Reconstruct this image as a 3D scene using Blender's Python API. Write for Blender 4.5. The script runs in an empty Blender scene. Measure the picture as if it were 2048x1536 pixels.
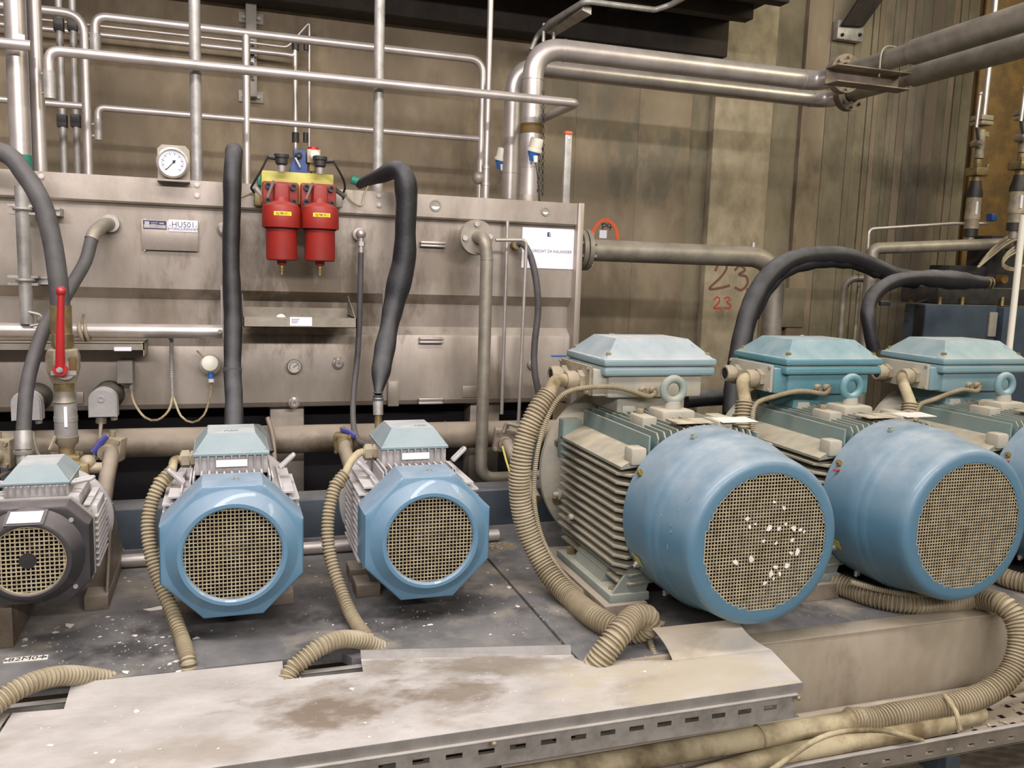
import bpy, bmesh, math, random
from mathutils import Vector as V, Matrix

SC = bpy.context.scene
COL = SC.collection
RND = random.Random(11)

# ---------------------------------------------------------------- camera
F_PX = 1712.0                       # focal length in pixels of a 2048 wide frame
TILT, ROLL, YAW = 0.1306576, 0.0321708, 0.3254317
EYE = V((0, 0, 1.6))
FW = V((math.sin(YAW)*math.cos(TILT), math.cos(YAW)*math.cos(TILT), -math.sin(TILT)))
_rt = V((math.cos(YAW), -math.sin(YAW), 0)); _up = _rt.cross(FW)
RT = math.cos(ROLL)*_rt + math.sin(ROLL)*_up
UP = -math.sin(ROLL)*_rt + math.cos(ROLL)*_up
cam_data = bpy.data.cameras.new('camera'); cam_data.sensor_width = 36.0
cam_data.lens = 36.0*F_PX/2048; cam_data.clip_start = 0.05
cam = bpy.data.objects.new('camera', cam_data); COL.objects.link(cam)
cam.matrix_world = Matrix(((RT.x, UP.x, -FW.x, EYE.x), (RT.y, UP.y, -FW.y, EYE.y), (RT.z, UP.z, -FW.z, EYE.z), (0, 0, 0, 1)))
SC.camera = cam

# ---------------------------------------------------------------- light and exposure
SC.view_settings.view_transform = 'Standard'; SC.view_settings.look = 'None'
SC.view_settings.gamma = 1.0; SC.view_settings.use_curve_mapping = False
SC.view_settings.exposure = 0.27
W = bpy.data.worlds.new('world'); SC.world = W; W.use_nodes = True
W.node_tree.nodes['Background'].inputs[0].default_value = (1.0, 0.93, 0.87, 1)
W.node_tree.nodes['Background'].inputs[1].default_value = 0.13
def lamp(name, loc, target, sx, sy, power, col):
    d = bpy.data.lights.new(name, 'AREA'); d.shape = 'RECTANGLE'; d.size = sx; d.size_y = sy
    d.energy = power; d.color = col
    o = bpy.data.objects.new(name, d); COL.objects.link(o); o.location = loc
    o.rotation_euler = (V(target)-V(loc)).to_track_quat('-Z', 'Y').to_euler()
    return o
lamp('ceiling_lamp_row', (0.2, -3.6, 3.95), (0.6, 4.2, 1.2), 8.0, 0.16, 335, (1.0, 0.945, 0.955))
lamp('overhead_lamp_row', (-0.2, 1.3, 4.7), (0.3, 2.6, 0.4), 5.0, 0.40, 200, (1.0, 0.94, 0.955))
lamp('far_lamp_row', (5.6, 1.2, 4.6), (3.6, 4.6, 0.8), 3.0, 0.6, 90, (1.0, 0.93, 0.66))

# ---------------------------------------------------------------- pixel -> point on a plane of the place
def ray(px, py): return FW + RT*((px-1024)/F_PX) - UP*((py-768)/F_PX)
def onY(px, py, y): r = ray(px, py); return EYE + r*(y/r.y)
def onX(px, py, x): r = ray(px, py); return EYE + r*(x/r.x)
def onZ(px, py, z): r = ray(px, py); return EYE + r*((z-EYE.z)/r.z)
def zY(px, py, y): return onY(px, py, y).z
def xY(px, py, y): return onY(px, py, y).x
def P3(*t): return [onY(a, b, c) for a, b, c in t]

# ---------------------------------------------------------------- materials
def S(r, g, b):
    f = lambda c: (c/255/12.92) if c/255 <= .04045 else ((c/255+.055)/1.055)**2.4
    return (f(r), f(g), f(b), 1)
def mat(name, c, c2=None, rough=.5, metal=0., scale=6., ramp=(.4, .65), bump=0., bscale=80., dust=0., dustc=S(176, 166, 150),
        stretch=(1, 1, 1), c3=None, scale3=2., ramp3=(.5, .7), alpha=1., coat=0., detail=6., dlow=.25, spots=()):
    m = bpy.data.materials.new(name); m.use_nodes = True
    nt = m.node_tree; N = nt.nodes; L = nt.links; b = N['Principled BSDF']
    b.inputs['Roughness'].default_value = rough; b.inputs['Metallic'].default_value = metal
    b.inputs['Base Color'].default_value = c
    if coat: b.inputs['Coat Weight'].default_value = coat
    if alpha < 1: b.inputs['Transmission Weight'].default_value = 1-alpha
    tc = N.new('ShaderNodeTexCoord'); mp = N.new('ShaderNodeMapping'); L.new(tc.outputs['Object'], mp.inputs[0])
    mp.inputs['Scale'].default_value = stretch
    def noise(sc, det=detail, off=0):
        n = N.new('ShaderNodeTexNoise'); n.inputs['Scale'].default_value = sc; n.inputs['Detail'].default_value = det
        n.inputs['Roughness'].default_value = .62
        L.new(mp.outputs[0], n.inputs['Vector']); return n.outputs[0]
    def rmp(s, lo, hi):
        r = N.new('ShaderNodeMapRange'); r.inputs[1].default_value = lo; r.inputs[2].default_value = hi
        L.new(s, r.inputs[0]); return r.outputs[0]
    def mix(f, a, bb):
        x = N.new('ShaderNodeMix'); x.data_type = 'RGBA'
        L.new(f, x.inputs[0])
        for i, q in ((6, a), (7, bb)):
            if hasattr(q, 'links'): L.new(q, x.inputs[i])
            else: x.inputs[i].default_value = q
        return x.outputs[2]
    out = None
    if c2: out = mix(rmp(noise(scale), *ramp), c, c2)
    if c3: out = mix(rmp(noise(scale3, 8), *ramp3), out if out else c, c3)
    if spots:
        gp = N.new('ShaderNodeNewGeometry')
        for (ctr, rad, colr, amt) in spots:
            a1 = N.new('ShaderNodeVectorMath'); a1.operation = 'SUBTRACT'; L.new(gp.outputs['Position'], a1.inputs[0]); a1.inputs[1].default_value = ctr
            a2 = N.new('ShaderNodeVectorMath'); a2.operation = 'DIVIDE'; L.new(a1.outputs[0], a2.inputs[0]); a2.inputs[1].default_value = rad
            a3 = N.new('ShaderNodeVectorMath'); a3.operation = 'LENGTH'; L.new(a2.outputs[0], a3.inputs[0])
            ad = N.new('ShaderNodeMath'); ad.operation = 'MULTIPLY_ADD'; L.new(noise(7., 7), ad.inputs[0]); ad.inputs[1].default_value = 3.6; ad.inputs[2].default_value = -1.8
            sm = N.new('ShaderNodeMath'); sm.operation = 'ADD'; L.new(a3.outputs['Value'], sm.inputs[0]); L.new(ad.outputs[0], sm.inputs[1])
            r_ = N.new('ShaderNodeMapRange'); r_.inputs[1].default_value = 1.15; r_.inputs[2].default_value = .35; r_.inputs[3].default_value = 0; r_.inputs[4].default_value = amt
            L.new(sm.outputs[0], r_.inputs[0]); out = mix(r_.outputs[0], out if out else c, colr)
    if dust:
        g = N.new('ShaderNodeNewGeometry'); sp = N.new('ShaderNodeSeparateXYZ'); L.new(g.outputs['Normal'], sp.inputs[0])
        up = rmp(sp.outputs[2], dlow, .95)
        mu = N.new('ShaderNodeMath'); mu.operation = 'MULTIPLY'; L.new(up, mu.inputs[0])
        L.new(rmp(noise(7., 4), .1, .7), mu.inputs[1])
        m2 = N.new('ShaderNodeMath'); m2.operation = 'MULTIPLY'; L.new(mu.outputs[0], m2.inputs[0]); m2.inputs[1].default_value = dust
        out = mix(m2.outputs[0], out if out else c, dustc)
        ro = N.new('ShaderNodeMath'); ro.operation = 'MULTIPLY_ADD'; L.new(m2.outputs[0], ro.inputs[0])
        ro.inputs[1].default_value = .45; ro.inputs[2].default_value = rough; ro.use_clamp = True
        L.new(ro.outputs[0], b.inputs['Roughness'])
        if metal:
            me = N.new('ShaderNodeMath'); me.operation = 'MULTIPLY_ADD'; L.new(m2.outputs[0], me.inputs[0])
            me.inputs[1].default_value = -metal; me.inputs[2].default_value = metal; me.use_clamp = True
            L.new(me.outputs[0], b.inputs['Metallic'])
    if out: L.new(out, b.inputs['Base Color'])
    if bump:
        bp = N.new('ShaderNodeBump'); bp.inputs['Strength'].default_value = bump; bp.inputs['Distance'].default_value = .004
        L.new(noise(bscale, 4), bp.inputs['Height']); L.new(bp.outputs[0], b.inputs['Normal'])
    return m
M = {}
DUST = S(186, 172, 150)
M['concrete'] = mat('concrete', S(150, 134, 110), S(108, 95, 77), .92, 0, 4.2, (.36, .66), .8, 38, stretch=(1, 1, .5), c3=S(168, 152, 128), scale3=2.1, ramp3=(.52, .74), spots=(((3.02, 5.9, 2.42), (.40, .3, .30), S(106, 102, 86), .75), ((2.45, 5.9, 2.85), (.45, .3, .40), S(112, 106, 90), .7), ((2.2, 5.9, 2.2), (.3, .3, .3), S(150, 138, 114), .6), ((.9, 5.9, 2.7), (.6, .3, .4), S(114, 102, 84), .5), ((-.6, 5.9, 2.5), (.5, .3, .3), S(118, 106, 88), .5), ((6.0, 5.9, 2.5), (1.3, .3, .14), S(82, 76, 62), .6), ((2.4, 5.9, 1.4), (.7, .3, .4), S(104, 94, 76), .5)))
M['concrete_pale'] = mat('pale_concrete', S(172, 158, 132), S(140, 128, 104), .92, 0, 7., (.4, .68), .7, 45, stretch=(1, 1, .7), c3=S(112, 102, 84), scale3=4.5, ramp3=(.62, .78))
M['concrete_grey'] = mat('grey_concrete', S(134, 124, 102), S(108, 99, 80), .92, 0, 5., (.4, .68), .7, 45, stretch=(1, 1, .5), c3=S(152, 140, 116), scale3=2.4, ramp3=(.52, .72), spots=(((3.02, 5.9, 2.42), (.40, .3, .30), S(106, 102, 86), .75), ((2.45, 5.9, 2.85), (.45, .3, .40), S(112, 106, 90), .7), ((2.2, 5.9, 2.2), (.3, .3, .3), S(150, 138, 114), .6), ((.9, 5.9, 2.7), (.6, .3, .4), S(114, 102, 84), .5), ((-.6, 5.9, 2.5), (.5, .3, .3), S(118, 106, 88), .5), ((6.0, 5.9, 2.5), (1.3, .3, .14), S(82, 76, 62), .6), ((2.4, 5.9, 1.4), (.7, .3, .4), S(104, 94, 76), .5)))
M['dark_slab'] = mat('dark_slab', S(58, 50, 42), S(40, 35, 30), .9, 0, 4., bump=.3)
M['floor'] = mat('floor', S(96, 86, 68), S(70, 62, 48), .9, 0, 5., (.35, .65), .5, 60, c3=S(120, 108, 86), scale3=2.5, ramp3=(.5, .75))
M['tank'] = mat('tank_steel', S(172, 161, 149), S(142, 131, 118), .40, .45, 3.2, (.36, .68), .08, 90, .7, S(204, 193, 178), stretch=(1.4, 1, .5), c3=S(120, 104, 84), scale3=1.5, ramp3=(.60, .84), spots=((( .34, 4.15, 1.52), (.48, .3, .30), S(92, 78, 58), .75), ((1.0, 4.15, 1.62), (.20, .3, .22), S(112, 98, 80), .5), ((.36, 4.1, 1.30), (.34, .3, .10), S(104, 88, 66), .6), ((1.3, 4.15, 1.02), (.09, .3, .14), S(104, 92, 74), .6), ((-.25, 4.15, 1.38), (.14, .3, .14), S(112, 98, 82), .5)))
M['steel'] = mat('stainless', S(196, 187, 181), S(170, 161, 153), .38, .62, 6., (.4, .7), .03, 60, .45, S(206, 198, 186))
M['dull_steel'] = mat('dull_steel', S(160, 152, 138), S(132, 124, 110), .5, .55, 9., (.4, .7), .08, 70, .6, S(176, 166, 148))
M['galv'] = mat('galvanised', S(178, 174, 168), S(150, 145, 138), .48, .45, 14., (.4, .65), .06, 90, .5, S(188, 180, 168))
M['brown_pipe'] = mat('dusty_pipe', S(150, 137, 120), S(116, 103, 88), .55, .25, 7., (.35, .65), .15, 60, .8, S(186, 173, 155), c3=S(82, 70, 56), scale3=3.5, ramp3=(.58, .78))
M['brass'] = mat('dirty_brass', S(150, 132, 92), S(112, 98, 68), .5, .5, 18., (.4, .65), .15, 60, .5, S(170, 156, 126))
M['bright_brass'] = mat('bright_brass', S(168, 148, 92), S(136, 118, 66), .45, .5, 20.)
M['valve'] = mat('dusty_valve', S(166, 154, 130), S(128, 116, 94), .55, .25, 14., (.4, .65), .2, 60, .6, S(194, 182, 158))
M['cover'] = mat('cover_plate', S(204, 198, 192), S(172, 165, 156), .62, .05, 6., (.3, .7), .2, 60, c3=S(140, 122, 100), scale3=3.2, ramp3=(.58, .82), stretch=(.7, 1.2, 1), spots=(((.27, 2.23, .41), (.22, .12, .2), S(112, 94, 72), .8), ((.62, 2.2, .41), (.16, .10, .2), S(118, 102, 82), .75), ((.78, 2.36, .41), (.30, .10, .2), S(112, 98, 78), .7), ((.45, 2.42, .41), (.09, .07, .2), S(120, 108, 92), .6), ((1.3, 2.15, .41), (.45, .30, .2), S(190, 178, 152), .7), ((1.36, 2.30, .42), (.14, .06, .2), S(132, 120, 100), .6), ((-.1, 2.1, .41), (.25, .08, .2), S(150, 136, 118), .5)))
M['flange_lip'] = mat('cover_side', S(150, 146, 140), S(132, 128, 122), .5, .35, 12.)
M['deck'] = mat('deck_plate', S(134, 132, 129), S(92, 91, 91), .5, .08, 3.2, (.36, .66), .2, 60, c3=S(176, 165, 148), scale3=4.2, ramp3=(.5, .72), spots=(((-.32, 2.76, .4), (.17, .11, .2), S(44, 43, 45), .8), ((.28, 2.62, .4), (.13, .06, .2), S(54, 53, 54), .8), ((.62, 2.85, .4), (.30, .14, .2), S(48, 46, 46), .7), ((.02, 3.0, .4), (.35, .18, .2), S(56, 52, 50), .6), ((1.4, 2.6, .4), (.4, .25, .2), S(70, 66, 60), .5)))
M['plate'] = mat('front_plate', S(172, 160, 140), S(146, 134, 112), .7, .05, 5., (.35, .7), .25, 60, c3=S(108, 92, 66), scale3=3.2, ramp3=(.58, .82), stretch=(1, 1, .5))
M['beam'] = mat('grey_beam', S(74, 84, 92), S(60, 67, 74), .5, .05, 6., (.4, .7), .1, 60, .8, S(140, 137, 134))
M['blue'] = mat('blue_paint', S(96, 133, 156), S(88, 124, 148), .34, 0, 3., (.35, .7), .05, 120, .85, S(170, 176, 184), coat=.2, dlow=.05)
M['drum'] = mat('drum_blue', S(88, 124, 144), S(80, 116, 136), .36, 0, 3., (.35, .7), .05, 70, .8, S(176, 180, 180), coat=.15, dlow=.0, c3=S(122, 138, 144), scale3=5., ramp3=(.6, .85))
M['lid_light'] = mat('dusty_lid', S(132, 150, 152), S(118, 140, 144), .62, 0, 5., (.35, .7), .12, 100, .97, S(204, 201, 198), dlow=.45)
M['lid_teal'] = mat('teal_lid', S(78, 126, 134), S(100, 138, 144), .55, 0, 5., (.35, .7), .12, 100, .85, S(190, 194, 190), dlow=.35)
M['lid_pale'] = mat('pale_teal_lid', S(122, 146, 150), S(106, 138, 144), .6, 0, 4., (.4, .7), .12, 100, .9, S(198, 200, 194), dlow=.45)
M['alu'] = mat('dusty_aluminium', S(186, 182, 180), S(160, 156, 153), .6, .12, 8., (.35, .7), .2, 60, .85, S(214, 207, 202))
M['fin'] = mat('dusty_fins', S(142, 140, 126), S(116, 118, 110), .7, 0, 9., (.35, .7), .25, 60, .9, S(206, 192, 162), dlow=.1)
M['teal_fin'] = mat('teal_dusty_fins', S(112, 134, 130), S(132, 138, 126), .7, 0, 8., (.35, .7), .2, 60, .85, S(190, 178, 150), dlow=.3)
M['boxdust'] = mat('dusty_box', S(176, 166, 146), S(150, 150, 138), .75, 0, 7., (.35, .65), .2, 60, .7, S(200, 188, 162))
M['footpaint'] = mat('dusty_green_foot', S(140, 150, 142), S(124, 130, 120), .7, 0, 6., (.35, .65), .15, 60, .7, S(186, 178, 156))
M['grille'] = mat('dusty_grille', S(176, 163, 132), S(140, 127, 100), .75, .05, 30.)
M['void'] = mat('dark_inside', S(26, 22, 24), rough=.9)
M['fan'] = mat('fan_grey', S(46, 42, 42), S(36, 33, 34), .85, 0, 12., dust=.5, dustc=S(110, 102, 96))
M['blackcover'] = mat('black_cover', S(46, 44, 46), S(64, 60, 60), .42, 0, 4., (.4, .7), .08, 90, .7, S(140, 132, 128), dlow=.1)
M['conduit'] = mat('tan_conduit', S(166, 154, 128), S(138, 125, 99), .72, 0, 10., (.35, .65), .1, 90, .5, S(208, 197, 172), c3=S(122, 106, 78), scale3=5., ramp3=(.56, .78))
M['groove'] = mat('conduit_groove', S(140, 126, 98), S(112, 99, 75), .85, 0, 10., c3=S(138, 124, 96), scale3=5., ramp3=(.5, .75))
M['cream'] = mat('cream_cable', S(184, 171, 138), S(148, 133, 101), .75, 0, 9., (.4, .7), .2, 60, c3=S(104, 88, 60), scale3=6., ramp3=(.46, .68))
M['rubber'] = mat('rubber_hose', S(84, 81, 80), S(62, 60, 60), .6, 0, 8., (.4, .7), .12, 40, .6, S(142, 137, 132))
M['sleeve'] = mat('black_sleeve', S(32, 31, 33), S(24, 23, 26), .5, 0, 9., (.4, .7), .5, 22, .85, S(136, 134, 134), dlow=.15)
M['blackplastic'] = mat('black_plastic', S(40, 38, 36), S(54, 50, 46), .5, 0, 12., dust=.5)
M['red'] = mat('red_paint', S(146, 34, 24), S(126, 30, 22), .5, 0, 6., dust=.4, dustc=S(190, 112, 100), dlow=.4)
M['redhandle'] = mat('red_handle', S(178, 38, 40), S(160, 32, 34), .35, 0, 8., coat=.25, dust=.3, dustc=S(200, 120, 118))
M['yellow'] = mat('yellow_block', S(196, 186, 92), S(176, 164, 74), .5, .1, 10., (.4, .7), .1, 60, c3=S(120, 104, 52), scale3=9., ramp3=(.66, .78))
M['yellowlabel'] = mat('yellow_label', S(238, 212, 44), rough=.5)
M['bluevalve'] = mat('blue_valve', S(46, 74, 132), S(38, 62, 116), .45, 0, 12., dust=.3)
M['bluehandle'] = mat('blue_handle', S(70, 72, 150), S(58, 60, 128), .5, 0, 14., dust=.3)
M['white'] = mat('white_paper', S(236, 234, 240), rough=.7)
M['whiteplastic'] = mat('white_plastic', S(226, 220, 204), rough=.45)
M['sensorblue'] = mat('sensor_blue', S(38, 104, 186), rough=.45)
M['ink'] = mat('ink', S(44, 44, 60), rough=.7)
M['navy'] = mat('navy_print', S(44, 48, 92), rough=.5)
M['greyink'] = mat('grey_ink', S(96, 92, 108), rough=.7)
M['redpaintmark'] = mat('red_marking', S(198, 62, 48), S(170, 70, 56), .8, 0, 14., (.4, .7))
M['brownmark'] = mat('brown_marking', S(122, 78, 60), S(110, 84, 66), .85, 0, 20., (.4, .7))
M['orange'] = mat('orange_spray', S(240, 98, 52), S(222, 104, 62), .7, 0, 12.)
M['greencoat'] = mat('green_label', S(40, 122, 98), rough=.5)
M['greybox'] = mat('grey_enclosure', S(158, 152, 142), S(142, 136, 126), .55, .1, 8., dust=.5)
M['mustard'] = mat('mustard_paint', S(112, 84, 36), S(88, 66, 29), .65, 0, 6., bump=.1, c3=S(76, 56, 26), scale3=3., ramp3=(.45, .7))
M['cabinet'] = mat('slate_cabinet', S(66, 78, 90), S(54, 64, 74), .42, .1, 4., dust=.3)
M['glass'] = mat('clear_tube', S(220, 216, 200), rough=.12, alpha=.35)
M['paper'] = mat('paper_scrap', S(232, 226, 216), S(214, 206, 192), .85, 0, 12.)
M['crumb'] = mat('crumb', S(196, 184, 160), S(150, 136, 110), .9, 0, 20.)
M['chips'] = mat('wood_chips', S(196, 164, 112), S(140, 112, 70), .9, 0, 60., (.45, .55), .5, 120)

# ---------------------------------------------------------------- mesh builder
def spline(pts, step=.03):
    pts = [V(p) for p in pts]
    if len(pts) == 2: return pts
    ext = [2*pts[0]-pts[1]] + pts + [2*pts[-1]-pts[-2]]
    out = []
    for i in range(1, len(ext)-2):
        a, b, c, d = ext[i-1:i+3]
        n = max(2, int((c-b).length/step))
        for k in range(n):
            t = k/n
            out.append(.5*((2*b)+(c-a)*t+(2*a-5*b+4*c-d)*t*t+(3*b-a-3*c+d)*t**3))
    out.append(pts[-1]); return out
def fillet(pts, rad, n=7):
    pts = [V(p) for p in pts]; out = [pts[0]]
    for i in range(1, len(pts)-1):
        p, q, r = pts[i-1], pts[i], pts[i+1]
        u = (p-q).normalized(); w = (r-q).normalized()
        ang = math.acos(max(-1, min(1, u.dot(w))))
        if ang > 3.1: out.append(q); continue
        d = min(rad/math.tan(ang/2), .49*(p-q).length, .49*(r-q).length)
        a, c = q+u*d, q+w*d
        for k in range(n+1):
            t = k/n; out.append(a*(1-t)**2 + q*2*t*(1-t) + c*t*t)
    out.append(pts[-1]); return out
def resample(path, ds):
    out = [path[0]]; acc = 0; L = [0]
    for i in range(1, len(path)): L.append(L[-1]+(path[i]-path[i-1]).length)
    n = max(2, int(L[-1]/ds)); j = 0; out = []
    for k in range(n+1):
        s = L[-1]*k/n
        while j < len(L)-2 and L[j+1] < s: j += 1
        t = (s-L[j])/max(1e-9, L[j+1]-L[j]); out.append(path[j].lerp(path[j+1], t))
    return out
class MB:
    def __init__(s): s.v = []; s.f = []; s.mi = None
    def add(s, vs, fs):
        o = len(s.v); s.v += [tuple(p) for p in vs]; s.f += [tuple(i+o for i in f) for f in fs]; return s
    def box(s, lo, hi, bev=0., mx=None):
        lo, hi = V(lo), V(hi); lo, hi = V(map(min, lo, hi)), V(map(max, lo, hi))
        if bev <= 0:
            vs = [V((x, y, z)) for x in (lo.x, hi.x) for y in (lo.y, hi.y) for z in (lo.z, hi.z)]
            fs = [(0, 1, 3, 2), (4, 6, 7, 5), (0, 4, 5, 1), (2, 3, 7, 6), (0, 2, 6, 4), (1, 5, 7, 3)]
        else:
            b = bmesh.new(); bmesh.ops.create_cube(b, size=1)
            for v in b.verts: v.co = V([lo[i]+(v.co[i]+.5)*(hi[i]-lo[i]) for i in range(3)])
            bmesh.ops.bevel(b, geom=list(b.edges), offset=bev, segments=2, affect='EDGES', profile=.5)
            b.verts.index_update(); vs = [v.co.copy() for v in b.verts]; fs = [[v.index for v in f.verts] for f in b.faces]; b.free()
        if mx: vs = [mx @ p for p in vs]
        return s.add(vs, fs)
    def lathe(s, o, axis, prof, n=24, ph=0.):
        o = V(o); ax = V(axis).normalized()
        a = V((0, 0, 1)) if abs(ax.z) < .9 else V((1, 0, 0))
        u = (a - ax*a.dot(ax)).normalized(); w = ax.cross(u)
        vs = []; fs = []; rings = []
        for r, h in prof:
            if r <= 1e-6: rings.append([len(vs)]); vs.append(o+ax*h)
            else:
                rings.append(list(range(len(vs), len(vs)+n)))
                vs += [o+ax*h+(u*math.cos(2*math.pi*k/n+ph)+w*math.sin(2*math.pi*k/n+ph))*r for k in range(n)]
        for A, B in zip(rings, rings[1:]):
            if len(A) == 1 and len(B) == 1: continue
            for k in range(n):
                k2 = (k+1) % n
                if len(A) == 1: fs.append((A[0], B[k2], B[k]))
                elif len(B) == 1: fs.append((A[k], A[k2], B[0]))
                else: fs.append((A[k], A[k2], B[k2], B[k]))
        return s.add(vs, fs)
    def cyl(s, p0, p1, r0, r1=None, n=16, ph=0.):
        p0, p1 = V(p0), V(p1); r1 = r0 if r1 is None else r1; L = (p1-p0).length
        return s.lathe(p0, p1-p0, [(0, 0), (r0, 0), (r1, L), (0, L)], n, ph)
    def hexa(s, p0, p1, r, ph=0.): return s.cyl(p0, p1, r, n=6, ph=ph)
    def ball(s, c, r, n=14):
        k = 7
        return s.lathe(c, (0, 0, 1), [(r*math.sin(math.pi*i/k), -r*math.cos(math.pi*i/k)) for i in range(k+1)], n)
    def tube(s, path, r, n=12, caps=True, closed=False, sx=1., sy=1.):
        path = [V(p) for p in path]; m = len(path); rr = r if callable(r) else (lambda i: r)
        T = []
        for i in range(m):
            if closed: t = path[(i+1) % m]-path[i-1]
            else: t = path[min(i+1, m-1)]-path[max(i-1, 0)]
            T.append(t.normalized())
        a = V((0, 0, 1)) if abs(T[0].z) < .9 else V((1, 0, 0))
        u = (a-T[0]*a.dot(T[0])).normalized(); vs = []; fs = []
        for i in range(m):
            u = (u-T[i]*u.dot(T[i])).normalized(); w = T[i].cross(u); R = rr(i)
            vs += [path[i]+u*(math.cos(2*math.pi*k/n)*R*sx)+w*(math.sin(2*math.pi*k/n)*R*sy) for k in range(n)]
        for i in range(m if closed else m-1):
            j = (i+1) % m
            for k in range(n): fs.append((i*n+k, i*n+(k+1) % n, j*n+(k+1) % n, j*n+k))
        if caps and not closed: fs += [tuple(range(n-1, -1, -1)), tuple((m-1)*n+k for k in range(n))]
        return s.add(vs, fs)
    def ring(s, c, axis, R, r, n=28, k=10):
        c = V(c); ax = V(axis).normalized(); a = V((0, 0, 1)) if abs(ax.z) < .9 else V((1, 0, 0))
        u = (a-ax*a.dot(ax)).normalized(); w = ax.cross(u)
        return s.tube([c+(u*math.cos(2*math.pi*i/n)+w*math.sin(2*math.pi*i/n))*R for i in range(n)], r, k, closed=True)
    def corr(s, pts, r, pitch=.013, depth=.13, n=14):
        path = resample(spline(pts, .02), pitch/4)
        prof = (1.0, 1.0, 1.0-depth, 1.0-depth); f0 = len(s.f)
        s.tube(path, lambda i: r*prof[i % 4], n)
        s.mi = {f: 1 for f in range(f0, len(s.f)-2) if ((f-f0)//n) % 4 in (1, 2)}; return s
    def prism(s, poly, vec):
        poly = [V(p) for p in poly]; vec = V(vec); n = len(poly)
        return s.add(poly+[p+vec for p in poly], [tuple(range(n-1, -1, -1)), tuple(range(n, 2*n))] +
                     [(i, (i+1) % n, n+(i+1) % n, n+i) for i in range(n)])
    def xprof(s, prof, x0, x1):           # (y, z) profile swept along x
        return s.prism([(x0, y, z) for y, z in prof], (x1-x0, 0, 0))
    def hip(s, x0, x1, y0, y1, z0, X0, X1, Y0, Y1, z1):   # truncated pyramid
        vs = [(x0, y0, z0), (x1, y0, z0), (x1, y1, z0), (x0, y1, z0), (X0, Y0, z1), (X1, Y0, z1), (X1, Y1, z1), (X0, Y1, z1)]
        return s.add(vs, [(3, 2, 1, 0), (4, 5, 6, 7), (0, 1, 5, 4), (1, 2, 6, 5), (2, 3, 7, 6), (3, 0, 4, 7)])
    def slotted(s, o, u, v, nrm, L, Hh, slots, th):
        """plate of length L along u, height Hh along v, with one row of slots [(u0,u1)] between v0 and v1 given in slots[0]"""
        (v0, v1), row = slots; o, u, v, nrm = V(o), V(u), V(v), V(nrm)
        def bx(a, b, c, d):
            p = o+u*a+v*c; s.prism([p, p+u*(b-a), p+u*(b-a)+v*(d-c), p+v*(d-c)], nrm*th)
        bx(0, L, 0, v0); bx(0, L, v1, Hh); x = 0
        for a, b in row:
            if a > x: bx(x, a, v0, v1)
            x = b
        if x < L: bx(x, L, v0, v1)
        return s
ORI = {}
def finish(o, mb, m, smooth):
    me = o.data
    for mm in (m if isinstance(m, (list, tuple)) else [m]): me.materials.append(M[mm])
    me.update()
    if mb.mi and len(me.materials) > 1:
        for f, k in mb.mi.items(): me.polygons[f].material_index = k
    if smooth:
        me.polygons.foreach_set('use_smooth', [True]*len(me.polygons)); me.set_sharp_from_angle(angle=math.radians(smooth))
def put(name, mb, m, parent=None, smooth=38, label=None, kind=None):
    """one mesh object; under a parent it is a part in the frame of its thing"""
    me = bpy.data.meshes.new(name); off = ORI[parent.name] if parent else V((0, 0, 0))
    me.from_pydata([(p[0]-off.x, p[1]-off.y, p[2]-off.z) for p in mb.v], [], mb.f)
    b = bmesh.new(); b.from_mesh(me); bmesh.ops.recalc_face_normals(b, faces=list(b.faces)); b.to_mesh(me); b.free()
    o = bpy.data.objects.new(name, me); COL.objects.link(o); finish(o, mb, m, smooth)
    if parent: o.parent = parent
    ORI[o.name] = off
    if label: o['label'] = label
    if kind: o['kind'] = kind
    return o
def thing(name, label, cat, loc=(0, 0, 0), group=None):
    o = bpy.data.objects.new(name, None); COL.objects.link(o); o.empty_display_size = .05
    o.location = loc; o['label'] = label; o['category'] = cat
    if group: o['group'] = group
    ORI[o.name] = V(loc); return o
def solo(name, mb, m, label, cat, group=None, smooth=38):
    """a thing that is one mesh, origin at its base"""
    xs = list(zip(*mb.v)); c = V(((min(xs[0])+max(xs[0]))/2, (min(xs[1])+max(xs[1]))/2, min(xs[2])))
    mb.v = [(p[0]-c.x, p[1]-c.y, p[2]-c.z) for p in mb.v]
    o = put(name, mb, m, None, smooth); o.location = c; ORI[o.name] = c
    o['label'] = label; o['category'] = cat
    if group: o['group'] = group
    return o
def struct(name, mb, m, smooth=30): o = put(name, mb, m, None, smooth); o['kind'] = 'structure'; return o
def text(name, s, parent, m, loc, size, rot=(math.pi/2, 0, 0), extrude=.0006, xs=1., align='CENTER', mx=None):
    c = bpy.data.curves.new(name, 'FONT'); c.body = s; c.size = size; c.extrude = extrude; c.align_x = align; c.align_y = 'CENTER'; c.resolution_u = 3
    t = bpy.data.objects.new(name+'_tmp', c); COL.objects.link(t)
    dg = bpy.context.evaluated_depsgraph_get(); me = bpy.data.meshes.new_from_object(t.evaluated_get(dg))
    bpy.data.objects.remove(t); me.materials.clear(); me.materials.append(M[m]); me.name = name
    from mathutils import Euler
    T = mx if mx else Matrix.Translation(V(loc)) @ Euler(rot).to_matrix().to_4x4() @ Matrix.Diagonal((xs, 1, 1, 1))
    off = ORI[parent.name] if parent else V((0, 0, 0)); me.transform(Matrix.Translation(-off) @ T)
    o = bpy.data.objects.new(name, me); COL.objects.link(o)
    if parent: o.parent = parent
    ORI[o.name] = off; return o
def dup(o, parent=None):
    c = o.copy(); COL.objects.link(c)
    if parent: c.parent = parent
    ORI[c.name] = ORI[o.name]
    for ch in list(o.children): dup(ch, c)
    return c

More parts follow.
